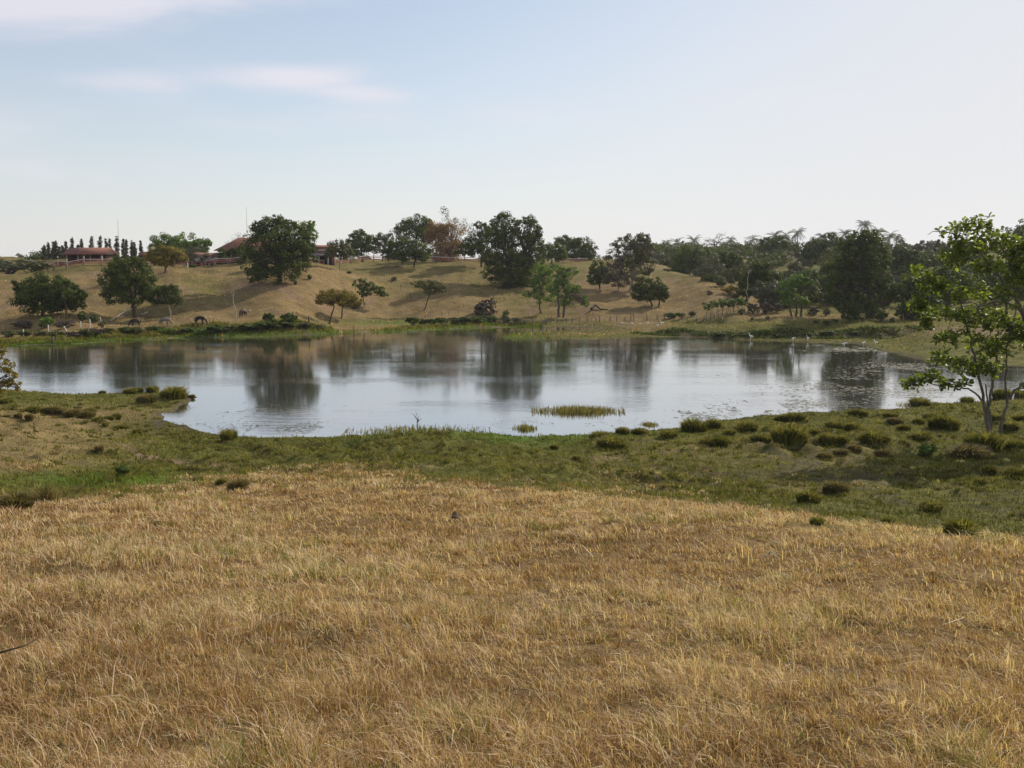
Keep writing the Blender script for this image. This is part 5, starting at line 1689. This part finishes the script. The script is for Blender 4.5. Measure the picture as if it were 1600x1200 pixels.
def horse(px, py, Y, rz, mat, label, size=1.0, step=0.0):
    J = [(-.55, 0, 1.20), (-.1, 0, 1.14), (.42, 0, 1.20), (.70, 0, 1.02), (.98, 0, .70), (1.14, 0, .44), (1.22, 0, .22), (1.27, 0, .06), (-.80, 0, 1.10), (-.92, 0, .80), (-.94, 0, .40)]
    Rd = [.35, .38, .34, .24, .17, .14, .11, .07, .08, .07, .05]
    E = [(0, 1), (1, 2), (2, 3), (3, 4), (4, 5), (5, 6), (6, 7), (0, 8), (8, 9), (9, 10)]

    def leg(root, pts, rr):
        last = root
        for q, r in zip(pts, rr):
            J.append(q)
            Rd.append(r)
            E.append((last, len(J) - 1))
            last = len(J) - 1

    for s, st in ((1, step), (-1, -step)):
        leg(0, [(-.52 + st * .4, s * .17, .84), (-.68 + st * .8, s * .17, .50), (-.63 + st, s * .17, .12), (-.58 + st, s * .17, .02)], [.20, .10, .07, .08])
        leg(2, [(.42 - st * .3, s * .16, .84), (.44 - st * .5, s * .16, .46), (.42 - st, s * .16, .12), (.46 - st, s * .16, .02)], [.17, .09, .07, .08])
    for s in (1, -1):
        J.append((1.06, s * .07, .60))
        Rd.append(.03)
        E.append((5, len(J) - 1))
    p3 = np.array((at(px, py, Y)[0], Y, g1(at(px, py, Y)[0], Y)))
    o = skinned('horse', J, E, Rd, M[mat])
    o.location = [float(v) for v in p3]
    o.rotation_euler = (0, 0, rz)
    o.scale = (size,) * 3
    tag(o, label, 'horse', 'grazing horses')
    return o


horse(212, 519, 178, R(-150), 'horse_dark', 'dark horse grazing half hidden in the green growth, leftmost horse', .95)
horse(258, 517, 178.5, R(5), 'horse_grey', 'pale dun horse grazing with its head to the right', 1.02, .14)
horse(313, 515, 179, R(-3), 'horse_dark', 'dark brown horse grazing near the bare white dead tree', 1.05, .05)
horse(380, 490, 190, R(-108), 'horse_brown', 'brown horse seen end-on, grazing highest on the slope', 1.05)


def egret(px, py, Y, rz, label, size=1.0, bent=False):
    J = [(-.22, 0, .46), (0, 0, .50), (.17, 0, .56), (.22, 0, .70), (.17, 0, .84), (.24, 0, .96), (.31, 0, .95), (.46, 0, .92), (-.38, 0, .40), (0, .05, .30), (0, .05, .02), (0, -.05, .30), (.04, -.05, .02), (.1, .05, .01), (.14, -.05, .01)]
    if bent:
        J[3:8] = [(.30, 0, .66), (.42, 0, .66), (.52, 0, .56), (.57, 0, .50), (.62, 0, .36)]
    Rd = [.10, .13, .10, .045, .038, .045, .04, .012, .03, .03, .018, .03, .018, .014, .014]
    E = [(0, 1), (1, 2), (2, 3), (3, 4), (4, 5), (5, 6), (6, 7), (0, 8), (1, 9), (9, 10), (1, 11), (11, 12), (10, 13), (12, 14)]
    x = at(px, py, Y)[0]
    o = skinned('egret', J, E, Rd, M['feather'])
    o.location = (float(x), float(Y), max(g1(x, Y), -.12))
    o.rotation_euler = (0, 0, rz)
    o.scale = (size * .85,) * 3
    tag(o, label, 'egret', 'white egrets at the water')


EG = [(1173, 531, R(190), 'white egret standing alone at the water below the bare white pole', 1.25, False), (1239, 533, R(20), 'white egret at the shallow edge under the bright forked tree', 1.0, True), (1262, 533, R(200), 'white egret right of the one under the bright forked tree', 1.0, False),
      (1319, 541, R(10), 'plump white egret wading at the reflection of the largest shore tree', 1.15, True), (1349, 540, R(30), 'left white egret of the pair at the right end of the mud', 1.0, True), (1368, 539, R(170), 'right white egret of the pair at the right end of the mud', 1.0, False),
      (972, 508, R(0), 'first white egret from the left on the grey mud flat', .8, True), (988, 508, R(160), 'second white egret from the left on the grey mud flat', .8, True), (1000, 508, R(10), 'third white egret from the left on the grey mud flat', .85, True), (1012, 508, R(200), 'upright fourth white egret on the grey mud flat', .95, False),
      (1027, 511, R(0), 'low white egret just before the tallest one on the mud flat', .85, True), (1034, 509, R(180), 'tallest white egret at the right end of the mud flat row', 1.2, False)]
for px, py, rz, lb, s, b in EG:
    egret(px, py, ray_ground(px, py, 60)[1], rz, lb, s, b)

# ------------------------------------------------------------------ logs, sticks, small finds


def log(name, label, pts, r0, r1, mat, cat, extra=()):
    W = [ray_ground(a, b) + np.array((0, 0, r0 * .7 + dz)) for a, b, dz in pts]
    o = W[0].copy()
    mb = MB()
    q = np.array([w - o for w in W])
    mb.tube(q, np.linspace(r0, r1, len(q)), 7)
    for ex in extra:
        W2 = [ray_ground(a, b) + np.array((0, 0, r1 + dz)) - o for a, b, dz in ex]
        mb.tube(np.array(W2), np.linspace(r1, r1 * .4, len(W2)), 5)
    ob = mb.build(name, M[mat], None, smooth=True)
    ob.location = [float(v) for v in o]
    tag(ob, label, cat)


log('fallen_branch', 'bleached fallen branch leading to the foot of the tall green round tree', [(172, 505, 0), (183, 498, .2), (194, 493, .5), (206, 489, .9)], .12, .05, 'dead_wood', 'branch', [[(178, 501, .1), (188, 497, .2), (198, 495, .1)]])
log('log', 'short pale log right of the tall green round tree', [(221, 493, 0), (225, 492.5, .05), (230, 492, 0)], .22, .15, 'dead_wood', 'log')
log('log', 'dark fallen log lying on the slope right of the light green pair', [(924, 486, .2), (930, 485, .35), (938, 487, .05), (950, 488, 0)], .30, .12, 'bark_dark', 'log')
log('log', 'dark broken log under the yellow umbrella trees', [(549, 485, 0), (555, 485, .2), (562, 485, .1)], .4, .25, 'bark_dark', 'log')
log('fallen_branch', 'dark curved dry stick in the dry grass at the left edge', [(-20, 1046, .10), (15, 1040, .12), (40, 1034, .13), (63, 1026, .16)], .010, .005, 'bark_dark', 'stick')
log('fallen_branch', 'pale dead stick on the dry slope at the right', [(1195, 880, .08), (1204, 877, .12), (1213, 882, .08)], .014, .008, 'dead_wood', 'stick')


def snag(px, py, label):
    x, y = on_water(px, py)
    mb = MB()
    rng = np.random.default_rng(8)
    limb(mb, (0, 0, -.3), (.05, 0, .45), .05, .03, rng, 0, 6, 4, .05)
    for d in ((-.45, 0, .9), (.35, .1, .5), (-.15, 0, 1.0), (.18, 0, .75)):
        limb(mb, (.03, 0, .25), d, .03, .012, rng, .05, 5, 4, .08)
    o = mb.build('dead_branch', M['bark_dark'], None, smooth=True)
    o.location = (x, y, 0)
    tag(o, label, 'branch')


snag(652, 664, 'small bare branch sticking up out of the water near the green shore')


def reed_patch(px, py, wpx, hpx, n, label, mat=None, seed=1, dpx=5):
    rng = np.random.default_rng(seed)
    x, y = on_water(px, py)
    k = y / 1600
    dm = dpx * y * y / (CAM_Z * 1600)
    gx = rng.normal(size=n) * wpx * k * .28
    gy = rng.normal(size=n) * dm * .45
    gx = np.clip(gx, -wpx * k * .6, wpx * k * .6)
    Pp = np.stack([gx, gy, np.full(n, -.1)], 1)
    env = np.exp(-(gx / (wpx * k * .5)) ** 2) * .5 + .5
    V, F = blades(Pp, rng.uniform(.5, 1.0, n) * hpx * k * env + .1, np.full(n, .05), rng, .15, .35)
    tint = np.repeat(rng.random(n), 5)
    o = np_mesh('reed_patch', V, F, mat or TUS, None, {'tint': tint})
    o.location = (x, y, 0)
    tag(o, label, 'reeds', 'reed patches in the shallows')


REED = leaf_mat('standing reeds', [(0.0, (0.09, 0.085, 0.032)), (0.5, (0.17, 0.155, 0.055)), (1.0, (0.30, 0.24, 0.11))], .3, .75, .05)
reed_patch(903, 643, 120, 12, 1500, 'long olive reed patch standing in the open water', REED, 31, 5)
reed_patch(820, 670, 32, 9, 320, 'small green reed tuft in the water before the middle shore', TUS, 32, 4)
reed_patch(1015, 664, 24, 6, 260, 'tiny pale reed tuft in the water at the right', REED, 33, 3)
reed_patch(652, 675, 190, 7, 1500, 'broad low green reed bed along the middle of the near shore', TUS, 34, 9)
# reed_patch(868, 649, 50, 5, 60, 'thin scattered stems left of the long olive reed patch', REED, 35, 10)
reed_patch(1440, 634, 60, 9, 520, 'pale reeds at the shore below the nearest tree', REED, 36, 4)
# reed_patch(1010, 612, 60, 8, 26, 'faint sparse stems far out in the right water', REED, 37, 6)

# small brown clod and a few yellow leaves in the dry grass
p3 = ray_ground(711, 815)
mb = MB()
mb.hexa([(-.09, -.04, -.02), (.07, -.05, -.02), (-.08, .05, -.02), (.09, .05, -.02), (-.03, -.01, .12), (.02, -.02, .13), (-.02, .02, .14), (.03, .02, .11)])
cl = mb.build('clod', M['bark_brown'], None)
cl.location = [float(v) for v in p3 + np.array((0, 0, .08))]
tag(cl, 'small brown pointed clod sticking out of the dry grass in the middle', 'clod')

# ------------------------------------------------------------------ grass: the dry pasture on the near slope
rng = np.random.default_rng(99)


def wedge_points(n, r0, r1, half, power):
    """random ground points, density falling with distance as r^-power"""
    q = 2 - power
    u = rng.random(n)
    r = (r0 ** q + u * (r1 ** q - r0 ** q)) ** (1 / q)
    th = rng.uniform(-half, half, n)
    return np.sin(th) * r, np.cos(th) * r, r


DRY = leaf_mat('dry pasture grass', [(0.0, (0.100, 0.048, 0.020)), (0.22, (0.215, 0.112, 0.048)), (0.45, (0.335, 0.200, 0.095)), (0.66, (0.490, 0.345, 0.195)), (0.80, (0.760, 0.610, 0.435)), (0.82, (0.120, 0.130, 0.030)), (1.0, (0.230, 0.225, 0.060))], 0.30, 0.7, 0.06)


def lay_grass(name, label, n, r0, r1, half, power, hmin, hmax, wfac, mat, zone, seed, lean=.6, curl=.6, wmin=0.006):
    X, Y, r = wedge_points(n, r0, r1, half, power)
    Z, sd_ = ground(X, Y, full=True)
    g_, l_, m_, d_ = zones(X, Y, Z, sd_)
    keep = (sd_ > 0.15) & zone(g_, l_, m_, d_, X, Y)
    X, Y, Z, r, g_, l_ = X[keep], Y[keep], Z[keep], r[keep], g_[keep], l_[keep]
    patch = fbm(X / 1.3, Y / 1.3, 3, 21)
    patch2 = fbm(X / 5.0, Y / 5.0, 3, 22)
    fine = fbm(X / .28, Y / .28, 2, 23)
    hollow = np.clip(1.0 + 1.7 * patch + 1.2 * fine + .6 * patch2, .35, 1.6)
    H = rng.uniform(hmin, hmax, len(X)) * hollow
    W = wmin * np.maximum(1.0, r / wfac) * rng.uniform(.6, 1.3, len(X))
    flow = 2.6 + 3.0 * fbm(X / 2.5, Y / 2.5, 2, 24) + rng.normal(size=len(X)) * .9
    V, F = blades(np.stack([X, Y, Z - .015], 1), H, W, rng, lean, curl, dirs=flow)
    base = np.clip(.42 + .55 * patch2 + .45 * patch + rng.normal(size=len(X)) * .17, 0.02, .80)
    return V, F, base, g_, l_, X, Y, r, patch, patch2


# tufts: each a handful of blades with its own height, lean and hue
def tuft_grass(n, per, r0, r1, power, seed):
    X, Y, r = wedge_points(n, r0, r1, R(36), power)
    Z, sd_ = ground(X, Y, full=True)
    g_, l_, m_, d_ = zones(X, Y, Z, sd_)
    patch = fbm(X / .9, Y / .9, 3, 21)
    patch2 = fbm(X / 4.0, Y / 4.0, 3, 22)
    gap = fbm(X / .55, Y / .55, 2, 26)
    keep = (rng.random(n) > g_ * 1.1 + l_ + m_ * .8) & (gap > -.30) & (rng.random(n) < .97 + .9 * patch)
    fur = np.exp(-((Y - 6.72 - .12 * np.sin(X * 3.1) - .05 * X) / .13) ** 2) * sstep(.25, .6, X) * (1 - sstep(2.5, 2.9, X))
    keep &= rng.random(n) > fur * .93
    X, Y, r, patch, patch2 = X[keep], Y[keep], r[keep], patch[keep], patch2[keep]
    n = len(X)
    th_h = rng.uniform(.075, .165, n) * np.clip(1 + 2.8 * patch + 1.0 * patch2, .5, 2.2) * (1 + .4 * (rng.random(n) < .06))
    hue = np.clip(.50 + .55 * patch2 + .35 * patch + rng.normal(size=n) * .16, .04, .80)
    grn = rng.random(n) < np.clip(.11 + 1.0 * (patch2 - .02) + 1.0 * (patch - .12), .04, .65)
    flow = 2.7 + 3.0 * fbm(X / 1.6, Y / 1.6, 2, 24) + rng.normal(size=n) * .6
    ii = np.repeat(np.arange(n), per)
    m = len(ii)
    sp = (.042 + .0034 * r[ii]) * np.abs(rng.normal(size=m))
    aa = rng.uniform(0, 6.2832, m)
    bx, by = X[ii] + sp * np.cos(aa), Y[ii] + sp * np.sin(aa)
    bz = ground(bx, by) - .012
    H = th_h[ii] * rng.uniform(.45, 1.15, m)
    W = .0054 * np.maximum(1.0, r[ii] / 8.5) * rng.uniform(.6, 1.4, m)
    dirs = np.where(rng.random(m) < .5, aa, flow[ii]) + rng.normal(size=m) * .5
    V, F = blades(np.stack([bx, by, bz], 1), H, W, rng, .8, .5, dirs=dirs)
    t = np.clip(hue[ii] + rng.normal(size=m) * .19, .0, .80)
    gb = grn[ii] & (rng.random(m) < .75)
    gb |= rng.random(m) < .06
    t = np.where(gb, rng.uniform(.83, 1.0, m), t)
    return V, F, np.repeat(t, 5)


V1, F1, t1_ = tuft_grass(46000, 22, 3.2, 54, 1.30, 1)
o = np_mesh('dry_grass', V1, F1, DRY, None, {'tint': t1_})
tag(o, 'dry straw-coloured grass covering the near slope', 'grass', None, 'stuff')
del V1, F1, t1_

# long bleached stalks lying over it
V, F, base, g_, l_, X, Y, r, pa, pa2 = lay_grass('stalks', '', 9000, 3.2, 26, R(36), 1.2, .12, .26, 7.0, DRY, lambda g, l, m, d, X, Y: g < .3, 2, lean=.9, curl=.45, wmin=.0062)
o = np_mesh('dry_stalks', V, F, DRY, None, {'tint': np.repeat(np.clip(.68 + rng.normal(size=len(base)) * .08, .4, .80), 5)})
tag(o, 'long bleached stalks leaning over the dry grass', 'grass', None, 'stuff')

# short green and brown turf of the meadow round the near shore
V, F, base, g_, l_, X, Y, r, pa, pa2 = lay_grass('meadow', '', 300000, 26, 118, R(36), 1.1, .05, .24, 1.0, TUS, lambda g, l, m, d, X, Y: (rng.random(len(g)) < np.maximum(g, l) * 1.05) & (rng.random(len(g)) > m * .75 + d * .8), 3, lean=.7, curl=.8, wmin=.00085)
tint = np.clip(.45 + .9 * pa + .5 * pa2 + rng.normal(size=len(base)) * .2 - .15 * l_, 0, 1)
lush_m = (rng.random(len(base)) < l_ * .9)
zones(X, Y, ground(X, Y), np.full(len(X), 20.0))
tint = np.clip(tint - np.repeat(.22 * zones.damp, 5) if len(tint) == 5 * len(X) else tint - .22 * zones.damp, 0, 1)  # turf tint lowered where the tree shade is painted in
Vr = V.reshape(-1, 5, 3)
TURF = leaf_mat('meadow turf', [(0.0, (0.045, 0.052, 0.012)), (0.4, (0.105, 0.112, 0.025)), (0.7, (0.175, 0.162, 0.044)), (1.0, (0.290, 0.230, 0.095))], 0.32, 0.75, 0.04)
LUSH = leaf_mat('lush shore grass', [(0.0, (0.050, 0.082, 0.010)), (0.5, (0.110, 0.165, 0.018)), (1.0, (0.190, 0.245, 0.032))], 0.3, 0.7, 0.06)


def sub_blades(sel, name, mat, label):
    v = Vr[sel].reshape(-1, 3)
    n = len(v) // 5
    b = np.arange(n)[:, None] * 5
    f = np.concatenate([b + np.array([0, 1, 2]), b + np.array([0, 2, 3]), b + np.array([3, 2, 4])], 0)
    o = np_mesh(name, v, f, mat, None, {'tint': np.repeat(tint[sel], 5)})
    tag(o, label, 'grass', None, 'stuff')


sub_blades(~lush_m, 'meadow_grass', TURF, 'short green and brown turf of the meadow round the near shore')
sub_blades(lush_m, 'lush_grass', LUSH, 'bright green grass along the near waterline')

# grass of the far bank and hill, and the green fringe at the far waterline
n = 90000
X, Y, r = wedge_points(n, 150, 262, R(34), 1.0)
Z, sd_ = ground(X, Y, full=True)
g_, l_, m_, d_ = zones(X, Y, Z, sd_)
fr = sstep(7, 1.5, sd_)
keep = (sd_ > .2) & (rng.random(n) > np.maximum(m_ * .8, d_ * .7)) & (rng.random(n) < .45 + .55 * np.maximum(fr, g_))
X, Y, Z, g_, l_, fr = X[keep], Y[keep], Z[keep], g_[keep], l_[keep], fr[keep]
pa = fbm(X / 3, Y / 3, 3, 31)
left_f = (project(X, Y, Z)[0] < 860)
H = rng.uniform(.12, .35, len(X)) * np.clip(1 + 2 * pa, .4, 1.8) * (1 + fr * 1.1 * left_f)
V, F = blades(np.stack([X, Y, Z - .03], 1), H, rng.uniform(.08, .20, len(X)), rng, .6, .6)
gsel = rng.random(len(X)) < np.maximum(g_, fr * .7)
lsel = gsel & (rng.random(len(X)) < l_ * .8)
Vr = V.reshape(-1, 5, 3)
tint = np.clip(.45 + .9 * pa + rng.normal(size=len(X)) * .2, 0, 1)
sub_blades(gsel & ~lsel, 'far_green_grass', TURF, 'green grass on the far bank and flats')
sub_blades(lsel, 'far_lush_grass', LUSH, 'bright green grass at the far waterline')
tint = np.clip(.46 + .5 * pa + rng.normal(size=len(X)) * .12, .12, .78)
sub_blades(~gsel, 'far_dry_grass', DRY, 'dry tan grass on the far hill')

# tall green growth along the left far shore
n = 26000
pxs = np.concatenate([rng.uniform(-60, 520, int(n * .8)), rng.uniform(600, 850, n - int(n * .8))])
lk_far = np.array([on_water(*q) for q in lake_px[:22]])
lkx = np.array([q[0] for q in lake_px[:22]])
bx_ = np.interp(pxs, lkx, lk_far[:, 0])
by_ = np.interp(pxs, lkx, lk_far[:, 1])
back = rng.uniform(.6, 9.0, n) ** 1.0
sc2 = (by_ + back) / by_
X, Y = bx_ * sc2, by_ * sc2
lump = fbm(X / 4.0, Y / 2.0, 3, 51)
Z, sd_ = ground(X, Y, full=True)
keep = (sd_ > .3) & (rng.random(n) < .55 + 2.2 * lump) & ((pxs > 175) | (rng.random(n) < .8))
X, Y, Z, lump = X[keep], Y[keep], Z[keep], lump[keep]
H = rng.uniform(.3, .75, len(X)) * np.clip(1 + 2.6 * lump, .35, 1.9) * np.where(sd_[keep] < 2.5, .45, 1.0)
V, F = blades(np.stack([X, Y, Z - .05], 1), H, rng.uniform(.10, .22, len(X)), rng, .35, .6)
Vr = V.reshape(-1, 5, 3)
tint = np.clip(.5 + .9 * lump + rng.normal(size=len(X)) * .22, 0, 1)
half = (fbm(X / 9, Y / 4, 2, 52) > .12) | (sd_[keep] < 2.0)
sub_blades(half, 'shore_reeds', LUSH, 'tall bright green growth along the left far shore')
sub_blades(~half, 'shore_reeds', TURF, 'tall olive growth along the left far shore')

# dark growth hanging over the cut bank behind the right-hand shallows
n = 5200
t_ = rng.uniform(_bk[0, 0], _bk[-1, 0], n)
yb = np.interp(t_, _bk[:, 0], _bk[:, 1])
off = rng.uniform(-1.0, 3.4, n)
X, Y = np.tan(t_) * yb * (yb + off) / yb, yb + off
Z, sd_ = ground(X, Y, full=True)
lump = fbm(X / 3.0, Y / 2.0, 3, 61)
keep = (lump > -.10) & (sd_ > .6)
X, Y, Z, lump = X[keep], Y[keep], Z[keep], lump[keep]
V, F = blades(np.stack([X, Y, Z - .05], 1), rng.uniform(.2, .55, len(X)) * np.clip(1 + 2 * lump, .4, 1.8), rng.uniform(.12, .26, len(X)), rng, .8, .8)
tag(np_mesh('bank_growth', V, F, M['dark_leaf'], None, {'tint': np.repeat(rng.random(len(X)), 5)}), 'dark weeds on the cut bank behind the right-hand shallows', 'weeds', None, 'stuff')

# ragged rank grass between the tussocks of the meadow
n = 17000
X, Y, r = wedge_points(n, 28, 100, R(33), 1.15)
Z, sd_ = ground(X, Y, full=True)
g_, l_, m_, d_ = zones(X, Y, Z, sd_)
pr = fbm(X / 5, Y / 5, 3, 71)
keep = (sd_ > .4) & (rng.random(n) < np.clip(.25 + 2.5 * pr, .05, .9)) & (rng.random(n) < .25 + g_) & (m_ < .6)
X, Y, r = X[keep], Y[keep], r[keep]
per = 34
ii = np.repeat(np.arange(len(X)), per)
sz = rng.uniform(.12, .34, len(X)) * np.where(rng.random(len(X)) < .12, 1.9, 1.0)
a_ = rng.uniform(0, 6.2832, len(ii))
q_ = sz[ii] * np.sqrt(rng.random(len(ii)))
bx_, by_ = X[ii] + q_ * np.cos(a_), Y[ii] + q_ * np.sin(a_) * .8
V, F = blades(np.stack([bx_, by_, ground(bx_, by_) - .02], 1), rng.uniform(.10, .36, len(ii)) * (.55 + 1.3 * sz[ii]), .00085 * np.hypot(bx_, by_) * rng.uniform(.6, 1.3, len(ii)), rng, .6, .7)
hue = rng.random(len(X))
Vr = V.reshape(-1, 5, 3)
tint = np.clip(.15 + .55 * hue[ii] + rng.normal(size=len(ii)) * .2, 0, 1)
sel = (rng.random(len(X)) < .72)[ii]
sub_blades(sel, 'rank_grass', TUS, 'ragged green rank grass between the tussocks of the meadow')
tint = np.clip(tint, .1, .75)
sub_blades(~sel, 'rank_grass', TUS_DRY, 'ragged dry rank grass between the tussocks of the meadow')

# ------------------------------------------------------------------ weed floating on the pond
wd, nt, p = new_mat('floating weed')
nt.links.new(ramp(nt, [(0.0, (0.030, 0.034, 0.014)), (0.6, (0.085, 0.085, 0.035)), (1.0, (0.20, 0.185, 0.090))], attr(nt, 'tint')).outputs[0], p.inputs['Base Color'])
p.inputs['Roughness'].default_value = 0.7
Vs, Ts = [], []
for (cxp, cyp, wx, wy, n, s) in ((1330, 600, 130, 28, 1500, .34), (1400, 575, 60, 12, 700, .4), (1440, 610, 70, 12, 420, .3), (1250, 632, 110, 9, 700, .26), (1180, 640, 70, 8, 420, .24), (1100, 650, 60, 6, 220, .24), (1045, 645, 34, 3, 220, .26), (480, 668, 170, 10, 900, .20), (400, 640, 110, 12, 420, .20), (330, 635, 50, 3, 90, .2),
                             (600, 660, 130, 12, 380, .2), (760, 675, 60, 6, 120, .2), (1230, 582, 40, 6, 240, .3), (1320, 546, 70, 5, 600, .5), (900, 660, 160, 9, 130, .18)):
    qx = cxp + rng.normal(size=n) * wx * .5
    qy = cyp + rng.normal(size=n) * wy * .5
    for a, b in zip(qx, qy):
        x, y = on_water(a, max(b, 528))
        if fbm(np.array([x / 3.0]), np.array([y / 6.0]), 3, 41)[0] < -.03:
            continue
        sx, sy = s * rng.uniform(.5, 1.7), s * rng.uniform(.35, .9)
        k6 = np.arange(6) / 6 * 2 * math.pi + rng.random()
        rr = rng.uniform(.6, 1.1, 6)
        z = .006 + .02 * rng.random()
        ring = np.stack([x + np.cos(k6) * sx * rr * .5, y + np.sin(k6) * sy * rr * .5, np.full(6, z)], 1)
        Vs.append(ring)
        Ts += [rng.random() ** 1.5] * 6
allx = np.array([v[0, :2] for v in Vs])
inw = lake_sd(allx[:, 0], allx[:, 1]) < -.25
Vs = [v for v, k_ in zip(Vs, inw) if k_]
Ts = np.array(Ts).reshape(-1, 6)[inw].ravel()
b = np.arange(len(Vs))[:, None] * 6
F = np.concatenate([b + np.array([0, 1, 2, 3]), b + np.array([0, 3, 4, 5])], 0)
tag(np_mesh('floating_weed', np.vstack(Vs), F, wd, None, {'tint': Ts}), 'small patches of weed floating on the pond', 'water weed', None, 'stuff')

# ------------------------------------------------------------------ dry-season haze
mb = MB()
mb.box((0, 0, 36), (3800, 3800, 78))
hm = bpy.data.materials.new('haze')
hm.use_nodes = True
hnt = hm.node_tree
for n_ in list(hnt.nodes):
    hnt.nodes.remove(n_)
ho = hnt.nodes.new('ShaderNodeOutputMaterial')
hv = hnt.nodes.new('ShaderNodeVolumePrincipled')
hv.inputs['Color'].default_value = (0.90, 0.93, 1.0, 1)
hv.inputs['Density'].default_value = 0.00008
hv.inputs['Anisotropy'].default_value = 0.3
hnt.links.new(hv.outputs[0], ho.inputs['Volume'])
haze = mb.build('haze', hm)
tag(haze, None, None, None, 'stuff')
